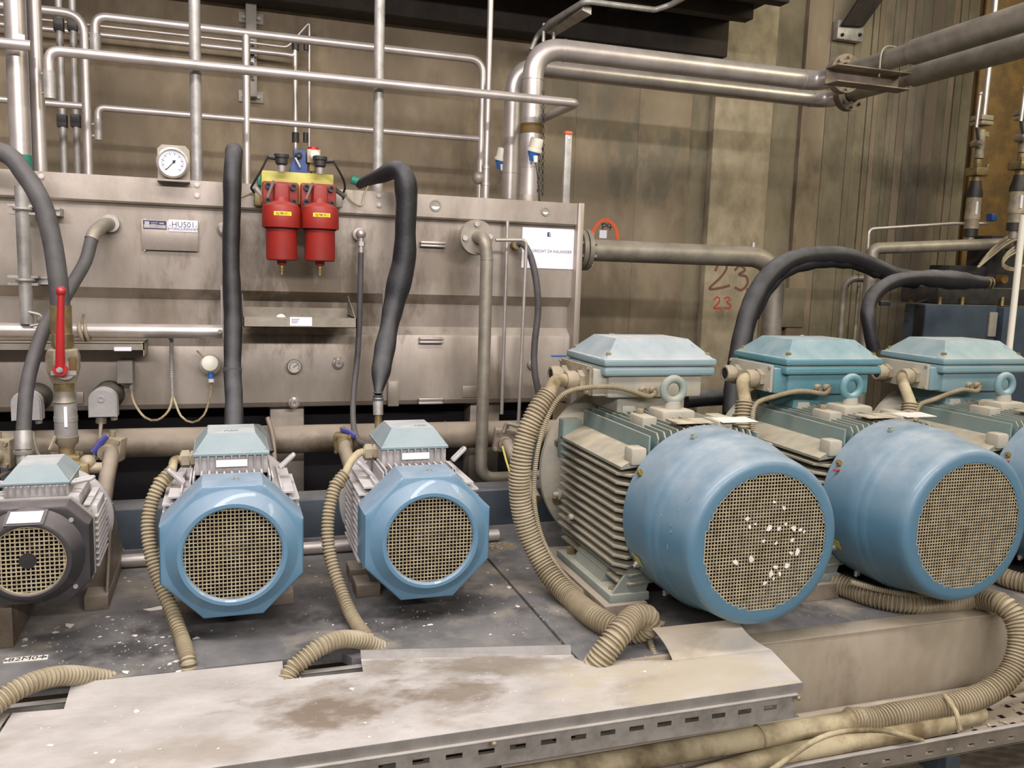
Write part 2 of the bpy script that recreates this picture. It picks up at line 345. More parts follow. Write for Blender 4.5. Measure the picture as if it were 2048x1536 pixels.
# ================================================================ THE SETTING
YW = 5.9
mb = MB().box((-4, -1.5, -.12), (9, 6.2, 0)); struct('floor', mb, 'floor')
xs = [xY(p, 300, YW) for p in (1150, 1275, 1380, 1420, 1535, 1600)]
wall = struct('wall_back', MB().box((-4, YW+.06, 0), (9.5, YW+.3, 4.4)), 'concrete')
def strip(x0, x1, d, m='concrete', z0=0., z1=4.4): return put('concrete_panel', MB().box((x0+.0012, YW-d, z0), (x1-.0012, YW+.08, z1), .002), m, wall)
for a, b in ((-4, -1.9), (-1.9, 1.75), (1.75, xs[0])):
    strip(a, b, .0 if a < .1 else .004)
strip(xs[0], xs[1], .0); strip(xs[1], xs[2], -.003); strip(xs[2], xs[3], -.035, 'concrete_grey')
strip(xs[3], xs[4], .035, 'concrete_pale'); strip(xs[4], xs[5], -.05, 'concrete_grey')
x = xs[5]; i = 0
while x < 9.3:
    w = RND.uniform(.16, .3) if i < 2 else RND.uniform(.05, .12)
    put('board_imprint', MB().box((x+.003, YW-RND.uniform(-.02, -.008), 0), (x+w-.003, YW+.08, 4.4)), 'concrete_grey' if RND.random() < .75 else 'concrete', wall)
    x += w; i += 1
# overhead slab with beams
zs = zY(1427, 58, YW); xe = xY(1427, 58, YW)
slab = struct('ceiling', MB().box((-4, 4.72, zs), (xe, YW+.05, zs+.35)), 'dark_slab')
put('wall_beam', MB().box((-4, YW-.22, zY(1427, 120, YW)-.03), (xe, YW+.0, zs), .01), 'dark_slab', slab)
for yb in (4.9, 5.3):
    put('cross_beam', MB().box((-4, yb, zs-.09), (xe-.05, yb+.1, zs), .006), 'dark_slab', slab)
for xb in (1.2, 2.5):
    put('joist', MB().box((xb, 4.75, zs-.06), (xb+.1, 5.68, zs), .006), 'dark_slab', slab)

# painted marks on the wall
def wmark(name, s, px, py, d, hpx, m, label, cat, xs_=1.0, sx=0):
    p = onY(px, py, YW-d-.002); q = onY(px, py-hpx, YW-d-.002)
    t = text(name, s, None, m, p, (q.z-p.z)*1.4, xs=xs_, extrude=.001); t['label'] = label; t['category'] = cat
    return t
def stroke(mb, pts, w, y, n=3):
    pts = [V(q) for q in pts]; Lp = []; Rp = []
    for i, q in enumerate(pts):
        t = (pts[min(i+1, len(pts)-1)]-pts[max(i-1, 0)]).normalized(); s = V((-t.z, 0, t.x))*w/2
        e = t*w*.25*(-1 if i == 0 else 1 if i == len(pts)-1 else 0); Lp.append(q+s+e); Rp.append(q-s+e)
    k = len(pts); d = V((0, -.0012, 0)); vs = Lp+Rp+[a+d for a in Lp]+[a+d for a in Rp]; fs = []
    for i in range(k-1): fs += [(i, i+1, k+i+1, k+i), (2*k+i, 2*k+i+1, 3*k+i+1, 3*k+i), (i, i+1, 2*k+i+1, 2*k+i), (k+i, k+i+1, 3*k+i+1, 3*k+i)]
    fs += [(0, k, 3*k, 2*k), (k-1, 2*k-1, 4*k-1, 3*k-1)]
    mb.add(vs, fs)
def painted(name, strokes, wpx, d, m, label, cat):
    al = [onY(x, y, YW-d-.001) for st in strokes for x, y in st]
    t = thing(name, label, cat, (sum(q.x for q in al)/len(al), YW-d, min(q.z for q in al)))
    for st in strokes:
        mb = MB(); stroke(mb, spline([onY(x, y, YW-d-.001) for x, y in st], .012), wpx/F_PX*6.2, 0); put('brush_stroke', mb, m, t, smooth=0)
    return t
painted('painted_number', [[(1431, 541), (1437, 529), (1450, 527), (1453, 537), (1440, 556), (1419, 577), (1440, 576), (1459, 571)], [(1470, 540), (1480, 531), (1490, 540), (1478, 549), (1492, 553), (1495, 567), (1483, 580), (1470, 575)], [(1494, 578), (1496, 581)]],
        5.5, .035, 'brownmark', 'big brown hand-painted 23 with a dot on the pale pilaster', 'marking')
painted('painted_number', [[(1428, 600), (1433, 594), (1439, 597), (1437, 606), (1427, 616), (1441, 616)], [(1449, 597), (1456, 594), (1460, 599), (1453, 604), (1461, 610), (1457, 617), (1449, 615)]],
        3.2, .035, 'redpaintmark', 'small red stencilled 23 below the brown number', 'marking')
painted('spray_arc', [[(1184, 478), (1187, 462), (1196, 447), (1208, 440), (1220, 443), (1231, 456), (1236, 478)]], 7, 0, 'orange', 'orange spray-painted arch on the concrete above the grey pipe', 'marking')
painted('chalk_code', [[(1205, 447), (1205, 459)], [(1203, 448), (1211, 447), (1213, 451), (1206, 454)], [(1217, 447), (1215, 454), (1224, 454)], [(1221, 448), (1220, 460)]], 1.6, .004, 'ink', 'black handwritten P4 inside the orange arch', 'marking')
mb = MB(); a = onY(1199, 460, YW-.003); b = onY(1213, 477, YW-.003); mb.box((a.x, a.y-.002, b.z), (b.x, a.y, a.z))
solo('wall_tag', mb, 'white', 'small white sticker on the wall under the black code', 'sticker')

# ================================================================ STEEL BASE FRAME
ZD = .4
XSEAM = 1.036
frame = thing('base_frame', 'steel base frame with dark deck plates carrying all the motors', 'base frame', (1.0, 2.4, 0))
put('deck_plate', MB().prism([(-2.2, 2.572, ZD-.03), (.335, 2.572, ZD-.03), (.36, 2.53, ZD-.03), (XSEAM-.006, 2.335, ZD-.03), (XSEAM-.006, 3.60, ZD-.03), (-2.2, 3.60, ZD-.03)], (0, 0, .03)), 'deck', frame, label='dark oil-stained deck plate')
put('deck_plate', MB().box((XSEAM+.006, 2.30, ZD-.03), (6.0, 3.9, ZD), .003), 'deck', frame)
put('front_plate', MB().box((1.10, 2.29, .12), (6.0, 2.302, ZD+.004), .002), 'plate', frame, label='brown-stained vertical side plate')
put('top_rail', MB().box((1.6, 2.285, ZD-.002), (6.0, 2.36, ZD+.008), .003), 'plate', frame)
put('front_plate', MB().box((-2.2, 2.74, .08), (XSEAM-.01, 2.755, ZD-.032)), 'plate', frame)
put('frame_leg', MB().box((-.6, 2.9, 0), (-.45, 3.3, ZD-.03)), 'beam', frame)
put('frame_leg', MB().box((.5, 2.9, 0), (.65, 3.3, ZD-.03)), 'beam', frame)
put('frame_leg', MB().box((2.0, 2.9, 0), (2.15, 3.5, ZD-.03)), 'beam', frame)
put('frame_leg', MB().box((4.0, 2.9, 0), (4.15, 3.5, ZD-.03)), 'beam', frame)
mb = MB().box((-2.2, 3.62, .445), (1.75, 3.78, .611), .006)
solo('box_beam', mb, 'beam', 'blue-grey steel box beam lying behind the octagonal motors', 'beam')
solo('beam_packing', MB().box((-2.2, 3.605, ZD), (1.75, 3.78, .446)), 'deck', 'dark packing strip under the blue-grey beam', 'strip')
mb = MB().cyl((-1.9, 3.535, .428), (1.15, 3.535, .428), .026, n=20); t = thing('return_pipe', 'shiny steel pipe lying on the deck behind the octagonal motors', 'pipe', (0, 3.535, ZD))
put('pipe_run', mb, 'steel', t)
for x in (.93, .99, 1.03): put('tape_band', MB().cyl((x, 3.535, .428), (x+.035, 3.535, .428), .028, n=20), 'white' if x > 1.1 else 'galv', t)
mb = MB()
for k in range(60):
    x, y = RND.uniform(.92, 1.2), RND.uniform(3.42, 3.50); s = RND.uniform(.004, .012)
    a = RND.uniform(0, 6); mb.prism([(x+s*math.cos(a), y+s*math.sin(a), ZD+.0005), (x+s*math.cos(a+2), y+s*math.sin(a+2), ZD+.0005), (x+s*math.cos(a+4), y+s*math.sin(a+4), ZD+.0015)], (0, 0, .0015))
o = solo('wood_chips', mb, 'chips', 'heap of tan wood chips at the back edge of the deck', 'debris', smooth=0); o['kind'] = 'stuff'
# label plate on the deck
t = thing('deck_label', 'engraved metal label strip reading 82M04 screwed to the deck', 'label', onZ(50, 1317, ZD))
a, b, c, d = (onZ(*q, ZD+.0005) for q in ((6, 1327), (95, 1319), (97, 1310), (12, 1317)))
put('plate', MB().prism([a, b, c, d], (0, 0, .0015)), 'whiteplastic', t)
u = (b-a).normalized(); w = V((0, 0, 1)).cross(u); cc = (a+b+c+d)/4+V((0, 0, .002))
text('lettering', '82M04', t, 'ink', cc, .034, extrude=.0002, mx=Matrix(((u.x*1.05, w.x, 0, cc.x), (u.y*1.05, w.y, 0, cc.y), (0, 0, 1, cc.z), (0, 0, 0, 1))))
for q in ((12, 1322), (91, 1314)): p = onZ(*q, ZD+.002); put('rivet', MB().cyl(p, p+V((0, 0, .0015)), .004, n=10), 'ink', t)

# ================================================================ HYDRAULIC TANK
YT = 4.15
ztop = zY(1161, 407.5, 4.12); zrb = zY(1000, 441, 4.12); zr2 = zY(1000, 455, YT); zg1 = zY(1000, 594, YT); zg2 = zY(1000, 611, 4.2)
zl1 = zY(1000, 655, 4.2); zl2 = zY(1000, 673, YT-.005); zb = zY(1000, 808.5, YT)
XR, XL, YB = 1.715, -2.6, 5.32
tank = thing('hydraulic_tank', 'long stainless steel hydraulic tank with ribbed front', 'tank', (0, 4.7, .6))
prof = [(YT, ztop-.02), (YT, zr2), (YT, zg1+.004), (YT+.004, zg1), (4.2, zg2), (4.2, zl1), (YT+.003, zl2+.004), (YT-.002, zl2-.01), (YT, zb+.03), (YT+.012, zb+.008), (YT+.04, zb), (YB, zb), (YB, ztop-.02)]
put('tank_body', MB().xprof(prof, XL, XR), 'tank', tank, smooth=22)
put('top_rim', MB().xprof([(4.12, ztop), (4.12, zrb), (4.126, zrb-.008), (4.146, zrb-.012), (YT+.004, zr2), (YT+.01, ztop-.01), (YB, ztop-.012), (YB, ztop)], XL, XR), 'tank', tank, smooth=22)
put('end_flange', MB().box((XR-.004, 4.10, zb-.01), (XR+.028, YB+.03, ztop+.002), .003), 'tank', tank)
for px, pys in ((83, (353, 375)), (394, (370, 391)), (757.5, (391, 410))):
    for py in pys:
        p = onY(px, py, 4.12); mb = MB().hexa(p, p-V((0, .007, 0)), .0125); mb.lathe(p-V((0, .007, 0)), (0, -1, 0), [(.009, 0), (.008, .003), (0, .003)], 12); put('bolt', mb, 'steel', tank)
for px, py, r in ((871, 411, .022), (1091, 423, .016)):
    p = onY(px, py, 4.118); so = put('sight_hole', MB().lathe(p, (0, -1, 0), [(r+.006, 0), (r+.006, .004), (r, .004), (r, .001), (0, .001)], 24), 'dull_steel', tank)
    put('bright_disc', MB().prism([p+V((r*math.cos(a)*.93, -.0012, -r*.1+r*math.sin(a)*.75)) for a in [math.pi*k/10*.9+math.pi*1.05 for k in range(11)]], (0, -.0015, 0)), 'white', so)
for (x0, y0, x1, y1) in ((842, 482, 892, 495), (840, 675, 888, 687), (838, 797, 886, 808)):
    a = onY(x0, y0, YT-.03); b = onY(x1, y1, YT-.03); mb = MB()
    mb.box((a.x, YT-.03, a.z-.012), (b.x, YT, a.z), .002); mb.box((a.x, YT-.03, b.z), (b.x, YT, b.z+.010), .002); mb.box((a.x+.004, YT-.016, b.z), (b.x-.004, YT-.004, a.z))
    put('grab_handle', mb, 'steel', tank)
for px, py in ((588, 805), (676, 727)):
    p = onY(px, py, YT-.002); mb = MB().lathe(p, (0, -1, 0), [(.027, 0), (.027, .012), (.018, .016), (.016, .03), (.008, .03), (.007, .02), (0, .02)], 20)
    for k in (-1, 1): mb.box(p+V((k*.012-.004, -.022, .012)), p+V((k*.012+.004, -.012, .032)))
    put('port_plug', mb, 'steel', tank)
p = onY(1064, 729, YT); put('port_plug', MB().lathe(p, (0, -1, 0), [(.027, 0), (.027, .014), (.02, .018), (0, .018)], 18), 'dull_steel', tank)
p = onY(447, 458, YT); put('port_plug', MB().lathe(p, (0, -1, 0), [(.03, 0), (.03, .02), (.018, .03), (0, .03)], 18), 'steel', tank)
a, b = onY(775, 762, YT), onY(796, 811, YT); put('weld_plate', MB().box((a.x, YT-.022, b.z), (b.x, YT, a.z), .002), 'tank', tank)
a, b = onY(925, 772, YT), onY(957, 794, YT); put('weld_plate', MB().box((a.x, YT-.006, b.z), (b.x, YT, a.z), .002), 'tank', tank)
a, b = onY(152, 783, YT), onY(168, 807, YT); put('weld_plate', MB().box((a.x, YT-.012, b.z), (b.x, YT, a.z), .002), 'tank', tank)
for x in (.2, 1.2, -1.2): put('support_leg', MB().box((x, 4.22, 0), (x+.16, 4.34, zb), .004), 'tank', tank)
# type plate carrier on the tank
t = thing('name_plate', 'pale metal plate with a white sign reading HU501 on the tank', 'sign', onY(340, 508, YT-.01))
a, b = onY(282, 437, YT-.022), onY(397, 503, YT-.022); put('back_plate', MB().box((a.x, YT-.022, b.z), (b.x, YT-.019, a.z-.004), .001), 'tank', t)
for q in ((290, 440), (392, 500), (290, 500), (392, 444)): p = onY(*q, YT); put('stand_off', MB().cyl(p, p+V((0, -.019, 0)), .005, n=8), 'steel', t)
a, b = onY(286, 440, YT-.024), onY(333, 459, YT-.024); o = put('rating_plate', MB().box((a.x, YT-.0245, b.z), (b.x, YT-.022, a.z)), 'navy', t)
h = a.z-b.z; put('blank_field', MB().box((a.x+.003, YT-.0255, b.z+.004), (b.x-.003, YT-.0245, b.z+h*.5)), 'galv', o)
for k in range(3): put('print_line', MB().box((a.x+.032, YT-.0252, a.z-.008-k*.007), (a.x+.06-k*.006, YT-.0245, a.z-.0105-k*.007)), 'galv', o)
put('print_line', MB().box((a.x+.066, YT-.0252, a.z-.014), (b.x-.01, YT-.0245, a.z-.008)), 'galv', o)
put('print_line', MB().box((a.x+.006, YT-.0252, a.z-.02), (a.x+.025, YT-.0245, a.z-.005)), 'galv', o)
a, b = onY(337, 438, YT-.024), onY(395.5, 466, YT-.024); o = put('white_sign', MB().box((a.x, YT-.026, b.z+.002), (b.x, YT-.022, a.z-.002), .0008), 'white', t)
cx = (a.x+b.x)/2; text('lettering', 'HU501', o, 'greyink', (cx, YT-.0265, a.z-(a.z-b.z)*.41), .035, xs=.95)
text('lettering', 'HYDRAULIKEINHEIT', o, 'greyink', (cx, YT-.0265, a.z-(a.z-b.z)*.75), .0155, xs=.9)
for x in (a.x+.006, b.x-.006): put('screw', MB().cyl((x, YT-.026, (a.z+b.z)/2), (x, YT-.028, (a.z+b.z)/2), .0022, n=8), 'ink', o)
# paper notice
a, b = onY(1045, 453.6, YT-.003), onY(1151, 539, YT-.003)
t = thing('paper_notice', 'white paper notice reading AGREGAT ZA KALANDER on the tank end', 'notice', (a.x, YT-.003, b.z))
put('sheet', MB().box((a.x, YT-.0045, b.z), (b.x, YT-.003, a.z)), 'white', t)
text('lettering', 'AGREGAT ZA KALANDER', t, 'greyink', ((a.x+b.x)/2+.008, YT-.005, zY(1100, 503, YT)), .0205, xs=.98, extrude=.0003)
c = onY(1098, 469, YT-.005); lg = put('logo', MB().box((c.x-.009, YT-.0054, c.z-.0115), (c.x+.009, YT-.0046, c.z+.0115)), 'navy', t, label='small dark blue square logo')
mb = MB(); stroke(mb, [(c.x+.008, YT-.0055, c.z+.009), (c.x, YT-.0055, c.z+.004), (c.x+.006, YT-.0055, c.z-.002), (c.x+.001, YT-.0055, c.z-.008)], .0035, 0); put('logo_figure', mb, 'white', lg, smooth=0)
# pressure gauge in its bracket on the rim
p = onY(345, 326, 4.09)
t = thing('pressure_gauge', 'round white dial pressure gauge in a bracket on the tank rim', 'gauge', onY(348, 362, 4.13))
w0, w1 = onY(316, 362, 4.13), onY(379, 293, 4.13); k = .018
put('bracket', MB().prism([(w0.x, 4.125, w0.z), (w1.x, 4.125, w0.z), (w1.x, 4.125, w1.z-k), (w1.x-k, 4.125, w1.z), (w0.x+k, 4.125, w1.z), (w0.x, 4.125, w1.z-k)], (0, .004, 0)).box((w0.x, 4.05, w0.z-.004), (w1.x, 4.13, w0.z+.004)), 'dull_steel', t)
r = .062; c = V((p.x, 4.09, p.z))
put('case', MB().lathe(c, (0, -1, 0), [(0, -.035), (r, -.035), (r+.004, 0), (r+.004, .008), (r-.004, .012), (r-.007, .006), (r-.007, .0)], 40), 'steel', t)
fc = put('dial', MB().lathe(c, (0, -1, 0), [(r-.006, .001), (0, .001)], 36), 'white', t); mb = MB()
for i in range(28):
    an = math.radians(225-i*10); rr = r-.017; L = .010 if i % 3 == 0 else .005; d = V((math.cos(an), 0, math.sin(an)))
    stroke(mb, [c+d*(rr-L)+V((0, -.0018, 0)), c+d*rr+V((0, -.0018, 0))], .0012 if i % 3 else .002, 0)
put('scale_marks', mb, 'ink', fc, smooth=0, kind='stuff')
mb = MB(); stroke(mb, [c+V((.012, -.003, .012)), c+V((-.026, -.003, -.030))], .003, 0); mb.cyl(c+V((.006, -.002, .006)), c+V((.006, -.006, .006)), .006, n=12); put('needle', mb, 'ink', fc, smooth=0)
# small thermometer on the tank
p = onY(588, 732, YT-.01)
t = thing('thermometer', 'small round dusty dial thermometer on the lower tank face', 'gauge', p+V((0, 0, -.04)))
put('case', MB().lathe(p, (0, -1, 0), [(.012, -.012), (.033, 0), (.034, .022), (.030, .024), (.029, .02)], 28), 'dull_steel', t); fc = put('dial', MB().lathe(p, (0, -1, 0), [(.0295, .021), (0, .021)], 28), 'whiteplastic', t)
mb = MB(); stroke(mb, [p+V((-.004, -.023, -.004)), p+V((.014, -.023, .010))], .0025, 0); stroke(mb, [p+V((.022*math.cos(a), -.0225, .022*math.sin(a))) for a in [-.7+.35*k for k in range(14)]], .002, 0); put('needle', mb, 'ink', fc, smooth=0)
# drip tray
zt = zY(600, 635, 3.87); zt0 = zY(600, 655, 3.87); x0, x1 = xY(487, 635, 3.87), xY(713, 635, 3.87)
t = thing('drip_tray', 'steel drip tray fixed to the tank under the red filters', 'tray', ((x0+x1)/2, 4.0, zt0))
mb = MB().box((x0, 3.87, zt0), (x1, 3.873, zt)).box((x0, 3.87, zt0), (x0+.003, YT, zt+.0)).box((x1-.003, 3.87, zt0), (x1, YT, zt)).box((x0, 3.87, zt0), (x1, YT, zt0+.003)).box((x0, YT-.004, zt0), (x1, YT, zt+.03))
mb.prism([(x0, 3.88, zt-.005), (x0, YT, zt-.005), (x0, YT, zt+.09)], (.003, 0, 0)).prism([(x1-.003, 3.88, zt-.005), (x1-.003, YT, zt-.005), (x1-.003, YT, zt+.09)], (.003, 0, 0)); put('pan', mb, 'dull_steel', t)
a, b = onY(580, 634, 3.868), onY(624, 652, 3.868); o = put('paper_label', MB().box((a.x, 3.8685, b.z), (b.x, 3.87, a.z)), 'white', t)
for k in range(3): put('print_line', MB().box((a.x+.006, 3.868, a.z-.009-k*.007), (a.x+.04-k*.004, 3.8685, a.z-.0115-k*.007)), 'greyink', o)
p = onY(562, 633, 3.93); solo('rag_ball', MB().ball(p+V((0, 0, -.012)), .024), 'whiteplastic', 'pale round cap lying in the drip tray', 'cap')
# narrow level strips beside the hoses
for (px, y0, y1, lab) in ((441, 572, 655, 'left black sleeve'), (765, 578, 640, 'right black sleeve')):
    a, b = onY(px, y0, YT-.01), onY(px+5, y1, YT-.01); solo('level_strip', MB().box((a.x, YT-.02, b.z), (b.x, YT-.001, a.z)), 'steel', 'thin vertical steel strip on the tank beside the %s' % lab, 'strip')

# big suction header below the tank
t = thing('suction_header', 'thick dusty horizontal pipe running below the tank front', 'pipe', (0, 4.05, .73))
zc = .804; put('pipe_run', MB().cyl((-2.4, 4.05, zc), (1.9, 4.05, zc-.022), .066, n=32), 'brown_pipe', t)
for x in (-1.35, .28, 1.02): put('weld_collar', MB().cyl((x, 4.05, zc-.022*(x+2.4)/4.3), (x+.012, 4.05, zc-.022*(x+2.4)/4.3), .0675, n=32), 'brown_pipe', t)
for x in (-.9, 1.45): put('hanger', MB().box((x, 4.0, 0), (x+.05, 4.1, zc-.06)), 'beam', t)
put('shade_sheet', MB().box((XL, 4.36, 0), (XR, 4.37, zb)), 'void', tank, label='added black sheet standing in for the shade under the tank')  # black sheet added so the space under the tank stays dark

# ================================================================ PIPES AND RAILS ABOVE THE TANK
def pipe(name, pts, r, m, label, cat='pipe', rad=.08, n=18, group=None):
    return solo(name, MB().tube(fillet(pts, rad), r, n), m, label, cat, group)
# front handrail
YF = 4.25; zf = zY(912, 173, YF)-.022; xr = xY(1160, 204, YF)-.015
t = thing('front_handrail', 'long front handrail pipe with rounded drop at left, returning to the big pipes', 'handrail', (0.5, YF, zf))
xl = xY(97, 110, YF)
put('rail', MB().tube(fillet([(xl, YF, zf-.11), (xl, YF, zf), (xr, YF, zf), (xr, 4.95, zf)], .05), .022, 16), 'steel', t)
put('end_sleeve', MB().cyl((xl, YF, zf-.20), (xl, YF, zf-.085), .025, n=18), 'galv', t)
for z in (zf-.1, zf-.18): put('set_screw', MB().cyl((xl-.03, YF, z), (xl-.02, YF, z), .006, n=8), 'bright_brass', t)
# rail stub at the far left
a = onY(62, 92, 4.2); pipe('rail_stub', [(-1.6, 4.2, a.z), (a.x, 4.2, a.z)], .022, 'steel', 'short handrail end in front of the thick left pipe', 'handrail')
# back handrail
YR = 5.2
a = onY(205, 34, YR); zt_ = a.z; xl = xY(190, 60, YR); xr = xY(966, 150, YR); zm = zY(400, 232, YR); zt2 = ztop
t = thing('back_handrail', 'rear handrail with top rail, middle rail and posts above the tank', 'handrail', (0.6, YR, zt2))
put('top_rail', MB().tube(fillet([(xl, YR, zt_-.13), (xl, YR, zt_), (xr, YR, zt_), (xr, YR, zt2)], .09), .024, 16), 'steel', t)
put('end_sleeve', MB().cyl((xl, YR, zt_-.19), (xl, YR, zt_-.09), .028, n=18), 'galv', t)
xm = xY(196, 240, YR)
put('middle_rail', MB().tube(fillet([(xm, YR, zm-.13), (xm, YR, zm), (xr, YR, zm)], .04), .018, 14), 'steel', t)
put('end_sleeve', MB().cyl((xm, YR, zm-.17), (xm, YR, zm-.06), .02, n=16), 'galv', t)
x = xY(493, 220, YR); put('post', MB().tube([(x, YR, zt2), (x, YR, zt_)], .022, 16), 'steel', t)
xa = xY(172, 180, YR)
t = thing('left_handrail', 'rounded handrail bay left of the gap, joined to the thick pipes', 'handrail', (xa, YR, zt2))
put('top_rail', MB().tube(fillet([(-2.6, YR, zt_), (xa, YR, zt_), (xa, YR, zt2)], .1), .024, 16), 'steel', t)
put('middle_rail', MB().tube([(-2.6, YR, zm), (xa-.02, YR, zm)], .018, 14), 'steel', t)
for z in (zt_-.12, zt_-.19, zm-.09, zm-.15): put('clip', MB().cyl((xa+.02, YR, z), (xa+.035, YR, z), .008, n=8), 'bright_brass' if z < 2.2 else 'galv', t)
# vertical pipes at the left
def vpipe(name, x0, y0, y1, yy, r, m, label, group=None, x1=None):
    a = onY(x0, y0, yy); z1 = zY(x0, y1, yy); return solo(name, MB().cyl((a.x, yy, z1), (a.x, yy, max(a.z, 4.1)), r, n=20), m, label, 'pipe', group)
t = thing('thick_riser', 'thickest bright vertical pipe at the far left', 'pipe', onY(40, 345, 4.3))
a = onY(35, 150, 4.3); put('pipe_run', MB().cyl((a.x, 4.3, zY(42, 350, 4.3)), (a.x, 4.3, 4.1), .042, n=28), 'steel', t)
put('green_band', MB().cyl((a.x, 4.3, zY(42, 336, 4.3)), (a.x, 4.3, zY(42, 310, 4.3)), .0435, n=28), 'greencoat', t)
q = onY(40, 78, 4.255); put('paper_tag', MB().box((q.x-.012, 4.256, q.z-.02), (q.x+.018, 4.258, q.z+.02)), 'white', t)
vpipe('riser_pipe', 74, 150, 348, 4.4, .028, 'steel', 'second vertical pipe from the left, standing on the tank rim')
vpipe('riser_pipe', 62, 300, 348, 4.42, .015, 'steel', 'thin vertical pipe squeezed between the two thick left pipes')
for k, (px, lab) in enumerate(((124, 'left'), (151, 'right'))):
    a = onY(px, 200, 5.45); t = thing('wall_riser', 'thin vertical pipe with dark clamps behind the handrail, %s of the pair' % lab, 'pipe', (a.x, 5.45, ztop-.2))
    put('pipe_run', MB().cyl((a.x, 5.45, ztop-.2), (a.x, 5.45, zs), .019, n=16), 'galv', t)
    for y in (48, 240): z = zY(px, y, 5.45); put('clamp', MB().box((a.x-.028, 5.43, z-.04), (a.x+.022, 5.48, z+.03), .004), 'blackplastic', t)
vv = []
for px, y1, lab in ((391, 366, 'vertical pole standing on the tank rim right of the pressure gauge'), (758, 392, 'vertical pole standing on the tank rim behind the right black sleeve')):
    a = onY(px, 150, 4.32); vv.append(solo('rim_pole', MB().cyl((a.x, 4.32, ztop-.001), (a.x, 4.32, 4.1), .0255, n=20), 'galv', lab, 'pole'))
# thin tubes and the channel on the wall
t = thing('wall_channel', 'grey steel channel bracket bolted upright on the concrete wall', 'bracket', onY(505, 205, YW))
a, b = onY(491, 6, 5.82), onY(514, 195, 5.82)
put('channel', MB().box((a.x, 5.8, b.z), (b.x, YW, a.z), .003), 'greybox', t)
for y in (36, 193):
    a, b = onY(477, y-14, 5.885), onY(527, y+14, 5.885); put('base_plate', MB().box((a.x, 5.885, b.z), (b.x, YW, a.z), .002), 'greybox', t)
    for x in (a.x+.03, b.x-.03): put('anchor_bolt', MB().hexa((x, 5.885, (a.z+b.z)/2), (x, 5.87, (a.z+b.z)/2), .013), 'dull_steel', t)
a, b = onY(501, 78, 5.79), onY(509, 160, 5.79); put('clamp_bar', MB().box((a.x, 5.775, b.z), (b.x, 5.8, a.z), .002), 'galv', t)
for y in (85, 98, 112, 128, 153): q = onY(504, y, 5.775); put('clamp_screw', MB().cyl(q, q+V((0, -.012, 0)), .011, n=10), 'blackplastic', t)
ya, yb_ = 5.74, 5.72
q = P3((200, 52, ya), (480, 83, ya), (575, 95, ya), (606, 64, ya), (612, 52, ya), (612, 70, ya))
pipe('thin_wall_tube', [q[0]+V((-1.6, 0, .0)), q[1], q[2], q[4], V((q[4].x+.02, ya, q[4].z+.02)), V((q[4].x+.02, ya, 1.7))], .009, 'steel', 'thinner steel tube on the wall bending down right of its pair', 'tube', rad=.06, n=10)
q = P3((200, 71, yb_), (480, 99, yb_), (572, 109, yb_), (590, 88, yb_))
pipe('wall_tube', [q[0]+V((-1.6, 0, .0)), q[1], q[2], V((q[3].x, yb_, q[2].z-.005)), V((q[3].x, yb_, q[3].z)), V((q[3].x+.005, yb_, 1.7))], .0155, 'steel', 'thicker steel tube on the wall bending down to the blue valve', 'tube', rad=.09, n=12)
for px, y, r in ((591, 90, .022), (591, 275, .022), (612, 90, .015), (611, 275, .015)):
    c = onY(px, y, 5.72); solo('tube_clamp', MB().cyl((c.x, c.y, c.z-.03), (c.x, c.y, c.z+.03), r, n=12), 'blackplastic', 'dark clamp on the %s thin tube, %s' % ('thicker' if r > .02 else 'thinner', 'upper one' if y < 200 else 'lower one'), 'clamp')

